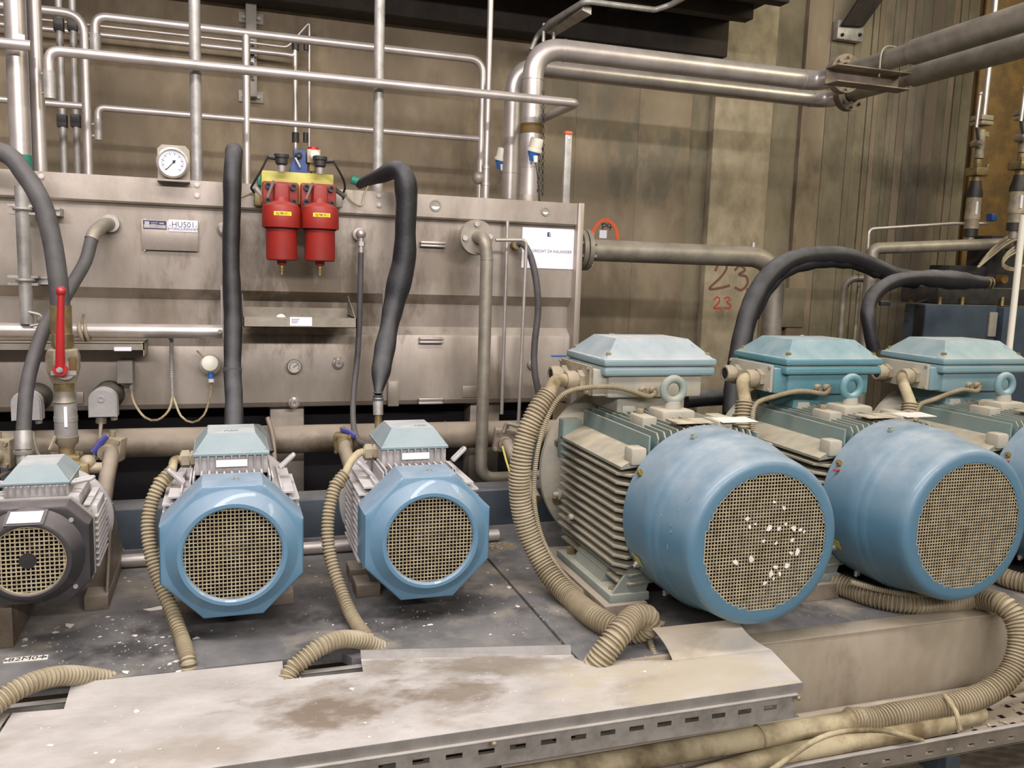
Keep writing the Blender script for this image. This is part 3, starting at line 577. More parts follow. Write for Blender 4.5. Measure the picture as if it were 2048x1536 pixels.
# big twin pipes with elbows, flanges and the run towards the viewer
def flange(mbl, c, ax, r, th, n=40): mbl.lathe(c, ax, [(r*.55, 0), (r, 0), (r, th), (r*.55, th)], n)
def bolts(parent, c, ax, R, k, r, L, m='dull_steel', ph=0.):
    c, ax = V(c), V(ax).normalized(); a = V((0, 0, 1)) if abs(ax.z) < .9 else V((1, 0, 0)); u = (a-ax*a.dot(ax)).normalized(); w = ax.cross(u)
    for i in range(k):
        d = u*math.cos(2*math.pi*i/k+ph)+w*math.sin(2*math.pi*i/k+ph); put('bolt', MB().hexa(c+d*R, c+d*R+ax*L, r), m, parent)
def bigpipe(lab, vx, YA, py_h, px_h, py_c, r, zadd=0.):
    xa = xY(vx, 300, YA); zh = zY(px_h, py_h, YA)+zadd; xc = xY(*py_c, YA)
    t = thing('big_pipe', lab, 'pipe', (xa, YA, ztop))
    put('pipe_run', MB().tube(fillet([(xa, YA, ztop+.02), (xa, YA, zh), (xc, YA, zh), (xc, YA-.22, zh)], .17, 10), r, 28), 'steel', t)
    for z in (zh-.175, ztop+.22): put('weld_ring', MB().cyl((xa, YA, z), (xa, YA, z+.006), r+.003, n=28), 'steel', t)
    for x in (xa+.175, xc-.13): put('weld_ring', MB().cyl((x, YA, zh), (x+.005, YA, zh), r+.003, n=28), 'steel', t)
    mb = MB().lathe((xa, YA, ztop), (0, 0, 1), [(0, 0), (r+.055, 0), (r+.055, .018), (r+.01, .02), (r+.008, .05), (r+.002, .07), (r, .07)], 36); put('base_flange', mb, 'dull_steel', t)
    bolts(t, (xa, YA, ztop+.018), (0, 0, 1), r+.034, 8, .010, .016, 'steel', .3)
    yf = YA-.22; mb = MB(); flange(mb, (xc, yf+.028, zh), (0, -1, 0), r+.052, .026); flange(mb, (xc, yf, zh), (0, -1, 0), r+.052, .026); put('flange', mb, 'brown_pipe', t)
    bolts(t, (xc, yf-.026, zh), (0, -1, 0), r+.032, 8, .010, .02, 'brown_pipe')
    L = yf-.02
    put('near_run', MB().cyl((xc, yf-.02, zh), (xc, .4, zh+.03), r-.004, n=28), 'dull_steel', t)
    put('saddle_sleeve', MB().cyl((xc, yf-.55, zh+.003), (xc, .42, zh+.03), r+.008, n=28), 'dull_steel', t)
    return t, xa, zh, xc, yf
t1, xa, zh, xc, yf = bigpipe('nearer big steel pipe rising from the tank and bending right then forward', 1061, 4.6, 134, 1400, (1640, 150), .058)
put('rust_stain_band', MB().cyl((xa, 4.6, zY(1060, 268, 4.6)), (xa, 4.6, zY(1060, 248, 4.6)), .0592, n=28), 'mustard', t1, label='rust-yellow tape band')
t2, xa2, zh2, xc2, yf2 = bigpipe('farther big steel pipe running just behind and below the nearer one', 1023, 4.92, 172, 1400, (1655, 180), .052, -.0)
# support bracket under the near runs
Yb = 3.95; a, b = onY(1676, 150, Yb), onY(1822, 176, Yb); zb_ = zh-.068
t = thing('pipe_bracket', 'steel channel bracket under the two pipes past the flanges', 'bracket', (a.x, Yb, zb_-.09))
put('channel', MB().box((a.x, Yb+.10, zb_-.09), (b.x, Yb+.105, zb_)).box((a.x, Yb, zb_-.006), (b.x, Yb+.105, zb_)).box((a.x, Yb, zb_-.09), (b.x, Yb+.105, zb_-.084)), 'brown_pipe', t)
put('u_bolt', MB().tube(fillet([(xc-.07, Yb+.05, zb_-.03), (xc-.07, Yb+.05, zh+.07), (xc+.07, Yb+.05, zh+.07), (xc+.07, Yb+.05, zb_-.03)], .065), .006, 8), 'dull_steel', t)
# pipe next to them
t = thing('slim_riser', 'slim bright pipe with couplings standing on the tank before the big pipes', 'pipe', onY(972, 393, 4.7))
a = onY(976, 200, 4.7); put('pipe_run', MB().cyl((a.x, 4.7, ztop), (a.x, 4.7, zs), .0165, n=18), 'steel', t)
put('lower_sleeve', MB().cyl((a.x, 4.7, ztop), (a.x, 4.7, zY(970, 330, 4.7)), .0215, n=18), 'steel', t)
for y in (335, 368): z = zY(970, y, 4.7); put('coupling', MB().cyl((a.x, 4.7, z-.008), (a.x, 4.7, z+.008), .025, n=18), 'steel', t)
put('base_flange', MB().cyl((a.x, 4.7, ztop), (a.x, 4.7, ztop+.012), .045, n=20), 'dull_steel', t)
b = onY(957, 356, 4.72); t = thing('breather_cap', 'dull round breather fitting beside the slim riser', 'fitting', b+V((0, 0, -.06)))
put('cap', MB().ball(b, .036), 'dull_steel', t); put('stem', MB().cyl((b.x+.02, b.y, ztop), (b.x+.02, b.y, b.z), .009, n=10), 'dull_steel', t)
# level sensors on the big pipes
def sensor(px, py, yy, lab, s=1.):
    c = onY(px, py, yy); t = thing('level_sensor', lab, 'sensor', c+V((0, 0, -.09)))
    ax = V((.15, -.25, 1)).normalized()
    put('white_cap', MB().lathe(c, ax, [(.033*s, -.012), (.042*s, -.008), (.042*s, .004), (.036*s, .008), (.036*s, .058), (.032*s, .064), (0, .066)], 26), 'whiteplastic', t)
    put('blue_base', MB().lathe(c, ax, [(.034*s, -.012), (.032*s, -.022), (.018*s, -.045), (.014*s, -.06), (0, -.06)], 22), 'sensorblue', t)
    put('cable_gland', MB().cyl(c+V((0, -.02, -.035)), c+V((0, -.025, -.07)), .014, .011, 14), 'whiteplastic', t); return t, c
t, c = sensor(1069, 300, 4.48, 'white and blue level sensor in front of the nearer big pipe')
put('cable', MB().tube(spline([c+V((0, -.025, -.07)), c+V((.012, -.03, -.14)), c+V((.03, -.02, -.26)), V((c.x+.05, 4.5, ztop+.01))]), .0035, 8), 'blackplastic', t)
sensor(1003, 318, 4.96, 'white and blue level sensor half hidden left of the farther big pipe')
# chains
def chain(px0, py0, px1, py1, yy, lab):
    a, b = onY(px0, py0, yy), onY(px1, py1, yy); n = int((b-a).length/.02); mb = MB()
    for i in range(n):
        c = a.lerp(b, (i+.5)/n); mb.ring(c, (1, 0, 0) if i % 2 else (0, 1, 0), .008, .0026, 10, 5)
    t = solo('chain', mb, 'blackplastic', lab, 'chain'); t['kind'] = 'stuff'; return t
chain(1087, 180, 1085, 392, 4.5, 'dark chain hanging right of the nearer big pipe'); chain(1079, 310, 1077, 385, 4.46, 'short dark chain beside the sensor cable')
# spirit level bar
t = thing('level_bar', 'flat aluminium bar with orange end cap standing on the tank end', 'bar', onY(1133, 405, 4.17))
a, b = onY(1126, 402, 4.17), onY(1146, 270, 4.17); put('profile', MB().box((a.x, 4.17, ztop), (b.x-.004, 4.19, b.z), .002), 'galv', t)
c = onY(1138, 268, 4.17); put('end_cap', MB().box((a.x-.002, 4.165, b.z), (b.x-.002, 4.195, b.z+.018), .007), 'orange', t); put('rivet', MB().cyl((c.x, 4.17, b.z-.016), (c.x, 4.166, b.z-.016), .006, n=12), 'white', t)
# conduit under the slab
z0 = zs-.10
pipe('ceiling_conduit', P3((1062, 100, 5.5), (1075, 70, 5.5), (1100, 45, 5.3), (1170, 2, 4.9), (1310, 20, 4.95), (1340, 10, 4.9), (1385, -14, 4.7)), .017, 'galv', 'pale conduit crossing under the dark slab', 'conduit', rad=.05, n=12)
t = thing('cable_duct', 'pale flat duct running under the slab above the big elbows', 'duct', P3((1090, 60, 5.42))[0])
q = P3((1093, 50, 5.45), (1165, 4, 4.95)); put('duct', MB().prism([q[0], q[1], q[1]+V((.06, 0, -.02)), q[0]+V((.06, 0, -.02))], (0, 0, -.045)), 'galv', t)
for dx in (0, 20): q = onY(1088+dx, 47, 5.4); put('hanger', MB().cyl((q.x, 5.4, zY(1090, 97, 5.4)), (q.x, 5.4, q.z), .012, n=8), 'galv', t)
# right wall: fixing plate with brace
a, b = onY(1676, 55, 5.84), onY(1726, 84, 5.84)
t = thing('brace_plate', 'steel brace foot bolted high on the board-marked wall', 'bracket', (a.x, 5.85, b.z))
put('plate', MB().box((a.x, 5.84, b.z), (b.x, YW+.0, a.z+.06), .003), 'galv', t)
for px in (1684, 1719): q = onY(px, 70, 5.84); put('bolt', MB().hexa(q, q+V((0, -.012, 0)), .014), 'void', t)
q = P3((1680, 52, 5.83), (1722, 55, 5.83)); put('brace', MB().prism([q[0], q[1], q[1]+V((.25, -.35, .6)), q[0]+V((.2, -.35, .6))], (0, -.03, .0)), 'dark_slab', t)

# ================================================================ TANK END PIPING
# pipe leaving the end flange to the right
YE = 4.5; z = zY(1180, 500, YE); x0 = XR+.03; xv = xY(1545, 620, YE)
t = thing('end_pipe', 'grey flanged pipe leaving the tank end and bending down', 'pipe', (x0, YE, z))
put('pipe_run', MB().tube(fillet([(x0, YE, z), (xv, YE, z), (xv, YE, 0)], .2, 12), .061, 28), 'dull_steel', t)
for xx in (x0+.135, x0+.168): mb = MB(); flange(mb, (xx, YE, z), (1, 0, 0), .115, .026); put('flange', mb, 'dull_steel', t)
bolts(t, (x0+.115, YE, z), (1, 0, 0), .092, 8, .011, .10, 'dull_steel', .4)
q = onY(1507, 488, YE); put('vent_plug', MB().cyl((q.x, YE, z+.05), (q.x, YE, z+.085), .014, n=12), 'steel', t)
# flanged elbow on the tank front and its long vertical run
c = onY(945, 475, YT); yf = 3.98; xe_ = xY(974, 482, 3.86); 
c2 = onY(953, 475, yf)
t = thing('drain_pipe', 'flanged elbow pipe on the tank front dropping to the deck', 'pipe', (c2.x+.03, 3.9, ZD))
put('stub', MB().cyl((c2.x, YT+.01, c2.z), (c2.x, yf, c2.z), .038, n=24), 'dull_steel', t)
mb = MB().cyl((c2.x, yf+.016, c2.z), (c2.x, yf, c2.z), .084, n=44).cyl((c2.x, yf, c2.z), (c2.x, yf-.016, c2.z), .082, n=44); put('flange', mb, 'dull_steel', t)
bolts(t, (c2.x, yf-.016, c2.z), (0, -1, 0), .0625, 4, .013, .012, 'steel', .1)
yp = 3.88; xp = xY(973, 540, yp); zp = .60
put('pipe_run', MB().tube(fillet([(c2.x, yf-.01, c2.z), (c2.x+.012, yp, c2.z-.004), (xp, yp, c2.z-.10), (xp, yp, zp), (xp+1.0, yp, zp)], .075, 10), .030, 24), 'dull_steel', t)
put('weld_ring', MB().cyl((xp, yp, c2.z-.105), (xp, yp, c2.z-.10), .032, n=24), 'dull_steel', t)
# thin tubes and hose right of it
zz = zY(1000, 480, 3.95)
pipe('thin_tube', P3((991, 480, 3.95), (1053, 480, 3.95), (1036, 865, 3.95)), .0085, 'steel', 'thin bent steel tube running from the flanged elbow down past the notice', 'tube', rad=.03, n=12)
q = onY(1015, 442, 4.1); pipe('level_tube', [(q.x, 4.1, q.z), (q.x, 4.1, zY(1008, 828, 4.1))], .0095, 'steel', 'straight thin vertical tube left of the notice', 'tube', n=12)
t = thing('return_hose', 'black hose leaving a fitting by the notice and hanging down', 'hose', onY(1072, 790, 4.0))
q = P3((1030, 490, 4.13), (1045, 487, 4.08), (1060, 510, 4.02), (1072, 560, 3.98), (1076, 620, 3.98), (1069, 690, 3.98), (1069, 740, 3.98), (1078, 790, 3.98))
put('hose', MB().tube(spline(q), .0165, 14), 'rubber', t); put('fitting', MB().cyl(q[0]+V((0, .03, 0)), q[0]+V((0, -.03, 0)), .022, n=12), 'brass', t)
# thin hose by the filters
t = thing('thin_hose', 'thin black hose hanging from an elbow fitting right of the red filters', 'hose', onY(712, 890, 3.9))
q = P3((722, 505, 4.06), (720, 600, 4.05), (716, 700, 4.02), (707, 790, 3.95), (707, 850, 3.85), (717, 882, 3.7), (740, 893, 3.55))
put('hose', MB().tube(spline(q), lambda i: .0135, 12), 'rubber', t)
a = onY(722, 468, 4.06); mb = MB().cyl(a+V((0, .09, 0)), a, .016, n=14).ball(a, .024); mb.cyl(a, q[0], .014, n=14); put('elbow', mb, 'steel', t)
mb = MB().hexa(a+V((0, 0, -.035)), a+V((0, 0, -.055)), .02); mb.lathe(a+V((0, .07, 0)), (0, -1, 0), [(0, 0), (.03, 0), (.03, .02), (0, .02)], 18); put('nut', mb, 'steel', t)

# ================================================================ FILTER UNIT
yb0 = 4.02
a, b = onY(523, 340, yb0), onY(667, 412, yb0)
t = thing('filter_manifold', 'yellow-green manifold block carrying the two red filters', 'manifold', ((a.x+b.x)/2, 4.1, b.z))
put('block', MB().box((a.x, yb0, b.z), (b.x, 4.115, a.z), .004), 'yellow', t)
for (x0, y0, x1, y1, m) in ((508, 385, 525, 412, 'brass'), (664, 382, 685, 416, 'dull_steel'), (515, 352, 524, 372, 'greencoat')):
    p, q = onY(x0, y0, 4.06), onY(x1, y1, 4.06); put('port_fitting', MB().box((p.x, 4.05, q.z), (q.x, 4.10, p.z), .006), m, t)
for (x0, y0, x1, y1) in ((510, 375, 524, 392), (664, 376, 690, 395)):
    p, q = onY(x0, y0, 4.06), onY(x1, y1, 4.06); put('hose_end', MB().cyl(p, q, .014, n=12), 'galv' if x0 < 600 else 'blackplastic', t)
# blue valve on top
p, q = onY(580, 300, 4.05), onY(614, 334, 4.05)
bv = thing('blue_valve', 'dark blue flow valve standing on the yellow manifold', 'valve', ((p.x+q.x)/2, 4.05, a.z))
w0, w1 = p.x, q.x; put('body', MB().prism([(w0, 4.03, a.z), (w1, 4.03, a.z), (w1, 4.03, a.z+.035), (w1-.008, 4.03, a.z+.045), (w1-.008, 4.03, p.z), (w0+.016, 4.03, p.z), (w0+.016, 4.03, a.z+.06), (w0, 4.03, a.z+.02)], (0, .07, 0)), 'bluevalve', bv)
c = onY(597, 310, 4.02); put('knob', MB().lathe(c+V((0, .012, 0)), (0, -1, 0), [(0, 0), (.016, 0), (.016, .02), (.009, .024), (0, .02)], 16), 'blackplastic', bv)
c1, c2_ = onY(591, 316, 4.015), onY(601, 335, 4.0); put('lever', MB().tube([c1, c2_], .005, 8), 'galv', bv)
# pressure switch
c = onY(627, 318, 4.04)
ps = thing('pressure_switch', 'pale pressure switch with a red cap on the yellow manifold', 'switch', (c.x, 4.04, a.z))
mb = MB().box(c+V((-.03, -.02, -.02)), c+V((.03, .05, .04)), .004); put('housing', mb, 'valve', ps)
put('white_plug', MB().lathe(c+V((.004, -.015, .012)), (0, -1, -.1), [(0, 0), (.026, 0), (.022, .025), (.017, .03), (0, .03)], 8), 'whiteplastic', ps)
put('red_cap', MB().lathe(c+V((0, .01, .04)), (0, 0, 1), [(0, 0), (.024, 0), (.024, .012), (.014, .016), (0, .016)], 18), 'redhandle', ps)
mb = MB().hexa(c+V((-.006, .01, -.055)), c+V((-.006, .01, -.02)), .022); mb.cyl((c.x, 4.05, a.z), (c.x, 4.05, c.z-.03), .012, n=10); put('nut', mb, 'brass', ps)
def filt(cx, cy0, lab, txt, tilt, side):
    """cx = pixel column of the axis; cy0 = pixel row of the top of the mounting plate"""
    yA = 3.93; s = 1/420.
    top = onY(cx, cy0, yA); X, Z = top.x, top.z
    def zz(d): return Z-d*.00236
    t = thing('red_filter', lab, 'filter', (X, yA, zz(150)))
    hw = .082
    put('mount_plate', MB().box((X-.078, 3.985, zz(56)), (X+.078, 4.02, zz(0)), .010), 'red', t)
    put('neck', MB().prism([(X-.034+.0, 0, 0), (X+.034, 0, 0), (X+.034, 0, 0)], (0, 0, 0)) if False else MB().box((X-.033, 3.905, zz(64)), (X+.033, 4.0, zz(4)), .016), 'red', t)
    R_ = .0815
    prof = [(0, zz(86)), (R_, zz(86)), (R_+.0015, zz(84)), (R_, zz(52)), (R_-.006, zz(46)), (R_-.028, zz(41)), (.036, zz(38)), (.03, zz(30)), (0, zz(30))]
    put('head', MB().lathe((X, yA, 0), (0, 0, 1), prof, 40), 'red', t)
    put('bowl', MB().lathe((X, yA, 0), (0, 0, 1), [(0, zz(146)), (.058, zz(146)), (.066, zz(144)), (.067, zz(140)), (.066, zz(90)), (.068, zz(86)), (0, zz(86))], 40), 'red', t)
    put('groove_ring', MB().cyl((X, yA, zz(88)), (X, yA, zz(85.5)), .072, n=36), 'void', t)
    put('drain_boss', MB().cyl((X, yA, zz(154)), (X, yA, zz(146)), .018, .022, 14), 'red', t)
    mb = MB().hexa((X, yA, zz(160)), (X, yA, zz(154)), .010); mb.cyl((X, yA, zz(172)), (X, yA, zz(160)), .006, n=10).cyl((X, yA, zz(165)), (X, yA, zz(163)), .009, n=10); put('drain_cock', mb, 'bright_brass', t)
    for dx, dz in ((-.054, 9), (.054, 9), (-.056, 37), (.056, 37)):
        c = V((X+dx, 3.985, zz(dz))); put('socket_bolt', MB().lathe(c, (0, -1, 0), [(0, 0), (.0145, 0), (.0145, .018), (.008, .018), (.007, .008), (0, .008)], 16), 'blackplastic', t)
    put('guide_rod', MB().tube([V((X-.034, 3.90, zz(2))), V((X-.058, 3.93, zz(31)))], .0055, 8), 'galv', t)
    mb = MB().lathe((X+.002, 3.955, zz(-16)), (0, 0, 1), [(0, 0), (.015, 0), (.017, .02), (.017, .032), (0, .032)], 14); put('indicator_stem', mb, 'galv', t)
    z1 = zz(-16)+.03
    put('indicator_plug', MB().lathe((X+.002, 3.955, z1), (0, 0, 1), [(0, 0), (.02, 0), (.026, .006), (.026, .03), (.032, .032), (.032, .046), (.024, .05), (0, .05)], 22), 'blackplastic', t)
    d = V((side*.05, -.008, .03)); base = V((X+.002, 3.955, z1))
    put('plug_gland', MB().cyl(base+V((side*.024, 0, .028)), base+V((side*.058, -.008, .03)), .010, .008, 12), 'blackplastic', t)
    yl = zz(65); put('yellow_label', MB().prism([(X+R_*1.012*math.sin(q), yA-R_*1.012*math.cos(q), yl) for q in [-.46+.092*k for k in range(11)]] + [(X+R_*.99*math.sin(q), yA-R_*.99*math.cos(q), yl) for q in [.46-.092*k for k in range(11)]], (0, 0, .017)), 'yellowlabel', t)
    text('lettering', txt, t, 'ink', (X, yA-R_*1.02-.001, yl+.0085), .0125, extrude=.0006, xs=.92)
    return base+V((side*.058, -.008, .03))
e1 = filt(563, 361, 'left red hydraulic filter with a yellow strip label', 'FILTER ST.1', 0, -1)
e2 = filt(640, 365, 'right red hydraulic filter with a yellow strip label', 'FILTER ST.2', 0, 1)
q = P3((521, 343, 3.96), (505, 370, 4.0), (503, 378, 4.05), (512, 388, 4.1)); solo('indicator_cable', MB().tube(spline([e1]+q), .005, 8), 'blackplastic', 'black cable curving from the left filter plug', 'cable')
q = P3((678, 342, 3.96), (687, 360, 4.0), (690, 377, 4.05), (683, 392, 4.1)); solo('indicator_cable', MB().tube(spline([e2]+q), .005, 8), 'blackplastic', 'black cable curving from the right filter plug', 'cable')
for k, (pts, lab) in enumerate(((((482, 394), (497, 388), (510, 383)), 'pale frayed wire left of the red filters'), (((690, 380), (700, 398), (720, 411), (726, 405), (730, 386), (737, 372)), 'pale loop of wire right of the red filters'))):
    solo('wire', MB().tube(spline([onY(x, y, 4.1) for x, y in pts], .01), .0035, 6), 'cream', lab, 'wire')

# ================================================================ BLACK SLEEVED HOSES
def wob(r, a, seed):
    rr = random.Random(seed); ph = [rr.uniform(0, 6) for _ in range(4)]
    return lambda i: r*(1+a*(.5*math.sin(i*.23+ph[0])+.35*math.sin(i*.61+ph[1])+.3*math.sin(i*1.3+ph[2])))
t = thing('sleeved_hose', 'left black sleeved hose rising straight from behind the first blue motor', 'hose', onY(466, 870, 3.6))
q = P3((467, 320, 4.45), (467, 303, 4.25), (468, 306, 4.05), (465, 350, 3.98), (464, 420, 3.96), (462, 520, 3.93), (466, 640, 3.88), (465, 740, 3.8), (468, 800, 3.72), (467, 880, 3.62))
put('sleeve', MB().tube(spline(q, .02), wob(.037, .05, 3), 22), 'sleeve', t)
a, b = q[7], q[8]; put('tape_turn', MB().cyl(q[7]+V((0, 0, .012)), q[7]-V((0, 0, .012)), .0385, n=20), 'rubber', t)
t = thing('sleeved_hose', 'right black sleeved hose with a folded bend at the tank rim', 'hose', onY(755, 850, 3.6))
q = P3((718, 370, 4.2), (732, 362, 4.15), (760, 352, 4.05), (790, 340, 3.98), (808, 352, 3.93), (813, 400, 3.92), (811, 450, 3.92), (808, 520, 3.92), (790, 600, 3.9), (777, 660, 3.85), (764, 730, 3.76), (756, 790, 3.66))
rad = [.020, .030, .044, .052, .045, .052, .057, .050, .043, .046, .042, .016]
pp = spline(q, .02)
def rf(i):
    s = i/(len(pp)-1)*(len(rad)-1); k = min(int(s), len(rad)-2); return (rad[k]+(rad[k+1]-rad[k])*(s-k))*(1+.03*math.sin(i*.9)+.03*math.sin(i*.37))
put('sleeve', MB().tube(pp, rf, 24), 'sleeve', t)
e = q[-1]; d = V((0, -.012, -1)).normalized()
put('tie_wraps', MB().ring(e+V((0, 0, .01)), (0, 0, 1), .018, .004).ring(e+V((0, 0, -.004)), (0, 0, 1), .018, .004).lathe(e, (0, 0, -1), [(.017, 0), (.026, .022), (.022, .022)], 16), 'sleeve', t)
put('steel_ferrule', MB().cyl(e+V((0, 0, -.012)), e+V((0, -.01, -.085)), .022, n=20), 'galv', t); put('adaptor', MB().cyl(e+V((0, -.01, -.085)), e+V((0, -.02, -.16)), .016, n=16), 'brass', t)
t_ = onY(712, 362, 4.2); solo('hose_coupling', MB().cyl(t_+V((-.022, 0, .006)), t_+V((.016, 0, -.004)), .021, n=18), 'greencoat', 'small green coupling at the end of the folded black sleeve', 'coupling')

# ================================================================ LEFT HOSES, LEDGE PIPE, BALL VALVE
yl = 4.02
zl = zY(250, 662, yl); t = thing('ledge_pipe', 'bright polished horizontal pipe on the tank ledge at left', 'pipe', (-.5, yl, zl))
put('pipe_run', MB().cyl((-2.3, yl, zl), (xY(445, 662, yl), yl, zl), .030, n=28), 'steel', t)
c = onY(163, 665, yl); mb = MB().ring(c, (1, 0, .2), .036, .009).ring(c+V((.022, 0, 0)), (1, 0, .2), .035, .008); put('victaulic_clamp', mb, 'valve', t)
p = onY(440, 663, yl-.03); put('end_bolt', MB().hexa(p, p+V((0, -.012, 0)), .010), 'steel', t)
for (px, y0, y1) in ((130, 628, 640), (168, 628, 655), (80, 628, 655)):
    p, q = onY(px, y0, yl-.01), onY(px-6, y1, yl-.01); put('clamp_screw', MB().tube([p, q], .006, 8), 'valve', t)
q = P3((57, 624, 3.98), (84, 630, 3.98), (84, 648, 3.98), (60, 652, 3.98)); put('pipe_hook', MB().tube(fillet(q, .03), .006, 8), 'galv', t)
# clamped riser in front of the tank
t = thing('clamped_riser', 'slim vertical pipe clamped to the tank face at far left', 'pipe', onY(54, 642, 4.0))
a = onY(49, 520, 4.0); put('pipe_run', MB().cyl((a.x, 4.0, zl+.028), (a.x, 4.0, zY(42, 372, 4.0)), .026, n=20), 'galv', t)
for y in (418, 560):
    c = onY(48, y, 3.99); mb = MB().box(c+V((-.06, 0, -.022)), c+V((.05, .06, -.012))).box(c+V((-.06, 0, .008)), c+V((.05, .06, .018))).ring((a.x, 4.0, c.z), (0, 0, 1), .03, .007); put('pipe_clamp', mb, 'galv', t)
    put('rail_bracket', MB().box((c.x+.01, 4.05, c.z-.018), (c.x+.12, 4.06, c.z-.010)).box((c.x+.01, 4.05, c.z+.006), (c.x+.12, 4.06, c.z+.014)).box((c.x+.01, 4.06, c.z-.018), (c.x+.12, YT, c.z+.014)), 'galv', t)
# black channel lamp/cable gutter below ledge
a, b = onY(294, 686, 3.95), onY(294, 712, 3.95)
t = thing('cable_gutter', 'shallow steel gutter shelf with a small label below the ledge pipe', 'shelf', (a.x-.6, 4.05, b.z))
put('gutter', MB().box((-2.3, 3.95, a.z-.005), (a.x-.012, YT, a.z), .001).box((-2.3, 3.95, zY(280, 700, 3.95)), (a.x-.012, 3.954, a.z)).box((a.x-.016, 3.95, b.z), (a.x-.012, YT, a.z)), 'dull_steel', t)
p, q = onY(228, 694, 3.948), onY(263, 702, 3.948); put('paper_label', MB().box((p.x, 3.948, q.z), (q.x, 3.95, p.z)), 'white', t)
# hoses
t = thing('upper_hose', 'thick grey rubber hose arching in from the left to the red-handled valve', 'hose', onY(125, 640, 3.55))
q = P3((-900, 420, 4.0), (-400, 300, 3.9), (-150, 284, 3.8), (0, 303, 3.7), (50, 350, 3.66), (85, 410, 3.62), (104, 480, 3.6), (115, 550, 3.58), (121, 617, 3.57))
put('hose', MB().tube(spline(q, .025), .034, 22), 'rubber', t)
a = q[-1]; put('crimp_sleeve', MB().cyl(a+V((0, 0, .012)), onY(123, 668, 3.57), .0375, n=24), 'brass', t)
t = thing('tank_hose', 'grey hose curving from a tank port down to the left elbow', 'hose', onY(46, 870, 3.45))
q = P3((221, 447, 4.14), (205, 452, 4.06), (186, 472, 4.0), (172, 520, 3.96), (150, 560, 3.9), (120, 610, 3.8), (92, 650, 3.72), (68, 715, 3.64), (53, 780, 3.58), (47, 862, 3.52))
put('hose', MB().tube(spline(q, .025), .0255, 20), 'rubber', t)
put('port_sleeve', MB().tube(spline(q[:4], .02)[:10], .028, 18), 'dull_steel', t); c = q[0]; put('port_flange', MB().cyl(c+V((0, .01, 0)), c+V((0, -.025, 0)), .038, n=22), 'galv', t)
a = q[-1]; b = onY(47, 900, 3.5); put('steel_ferrule', MB().cyl(a, b, .0305, n=22).cyl(b, b+V((0, 0, -.012)), .033, n=22), 'galv', t)
q2 = [b, b+V((0, 0, -.06)), onY(60, 945, 3.48), onY(95, 948, 3.46)]; put('elbow', MB().tube(fillet([b, onY(48, 946, 3.48), onY(98, 947, 3.46)], .07, 10), .024, 18), 'galv', t)
# the ball valve stack
yv = 3.55
def vz(y): return zY(128, y, yv)
c = onY(127, 740, yv); X = c.x
t = thing('ball_valve', 'red-handled ball valve on a vertical stack of fittings', 'valve', (X, yv, vz(930)))
put('union_nut', MB().hexa((X, yv, vz(694)), (X, yv, vz(668)), .039).cyl((X, yv, vz(700)), (X, yv, vz(690)), .032, n=20), 'brass', t)
put('body', MB().lathe((X, yv, 0), (0, 0, 1), [(0, vz(765)), (.042, vz(765)), (.052, vz(750)), (.060, vz(735)), (.060, vz(712)), (.054, vz(700)), (.046, vz(697)), (0, vz(697))], 8, math.pi/8), 'valve', t)
p = onY(121, 739, yv-.075); put('stop_plate', MB().lathe(p+V((.012, .015, -.004)), (0, -1, 0), [(0, 0), (.036, 0), (.036, .004), (0, .004)], 24).box(p+V((-.034, .008, -.022)), p+V((.05, .012, -.006))), 'galv', t)
mb = MB().lathe(p, (0, -1, 0), [(0, -.02), (.024, -.02), (.024, .012), (0, .012)], 22)
hp = onY(122, 585, yv-.085); mb.tube([p+V((0, -.005, .01)), p.lerp(hp, .5)+V((0, -.01, 0)), hp], lambda i: (.0165, .0145, .012)[i], 14); mb.ball(hp+V((0, 0, .004)), .0185); mb.box(p+V((-.016, -.004, -.026)), p+V((.018, .01, -.006)), .003)
put('red_lever', mb, 'redhandle', t)
put('lever_bolt', MB().hexa(p+V((0, -.012, 0)), p+V((0, -.022, 0)), .012).cyl(p+V((0, -.022, 0)), p+V((0, -.03, 0)), .007, n=10), 'galv', t)
put('orange_tag', MB().box((X+.028, yv-.066, vz(745)), (X+.052, yv-.055, vz(712)), .002), 'mustard', t)
mb = MB().cyl((X, yv, vz(780)), (X, yv, vz(765)), .036, n=20).cyl((X, yv, vz(792)), (X, yv, vz(780)), .030, n=20); put('lower_collar', mb, 'brass', t)
put('gaiter', MB().lathe((X, yv, 0), (0, 0, 1), [(0, vz(806)), (.037, vz(806)), (.041, vz(803)), (.037, vz(799)), (.034, vz(790)), (.034, vz(778)), (0, vz(778))], 22), 'dull_steel', t)
put('strainer_body', MB().lathe((X+.002, yv, 0), (0, 0, 1), [(0, vz(874)), (.039, vz(874)), (.04, vz(870)), (.040, vz(842)), (.0415, vz(842)), (.0415, vz(832)), (.040, vz(832)), (.039, vz(806)), (0, vz(806))], 28), 'galv', t)
p = onY(131, 832, yv-.042); put('paper_label', MB().box(p+V((-.005, -.0015, -.042)), p+V((.006, .004, .034))), 'white', t)
put('clamp_cone', MB().lathe((X+.003, yv, 0), (0, 0, 1), [(0, vz(896)), (.026, vz(896)), (.028, vz(892)), (.04, vz(885)), (.042, vz(872)), (0, vz(872))], 24), 'brown_pipe', t)
put('pump_flange', MB().box((X-.05, yv-.045, vz(925)), (X+.052, yv+.05, vz(908)), .006).cyl((X, yv, vz(908)), (X, yv, vz(894)), .027, n=18), 'brass', t)
for dx in (-.042, .042): put('cap_screw', MB().cyl((X+dx, yv-.03, vz(908)), (X+dx, yv-.03, vz(901)), .009, n=10), 'brass', t)
t = thing('gear_pump', 'dirty brass-coloured pump block behind the black-fronted motor', 'pump', (X, 3.5, vz(960)))
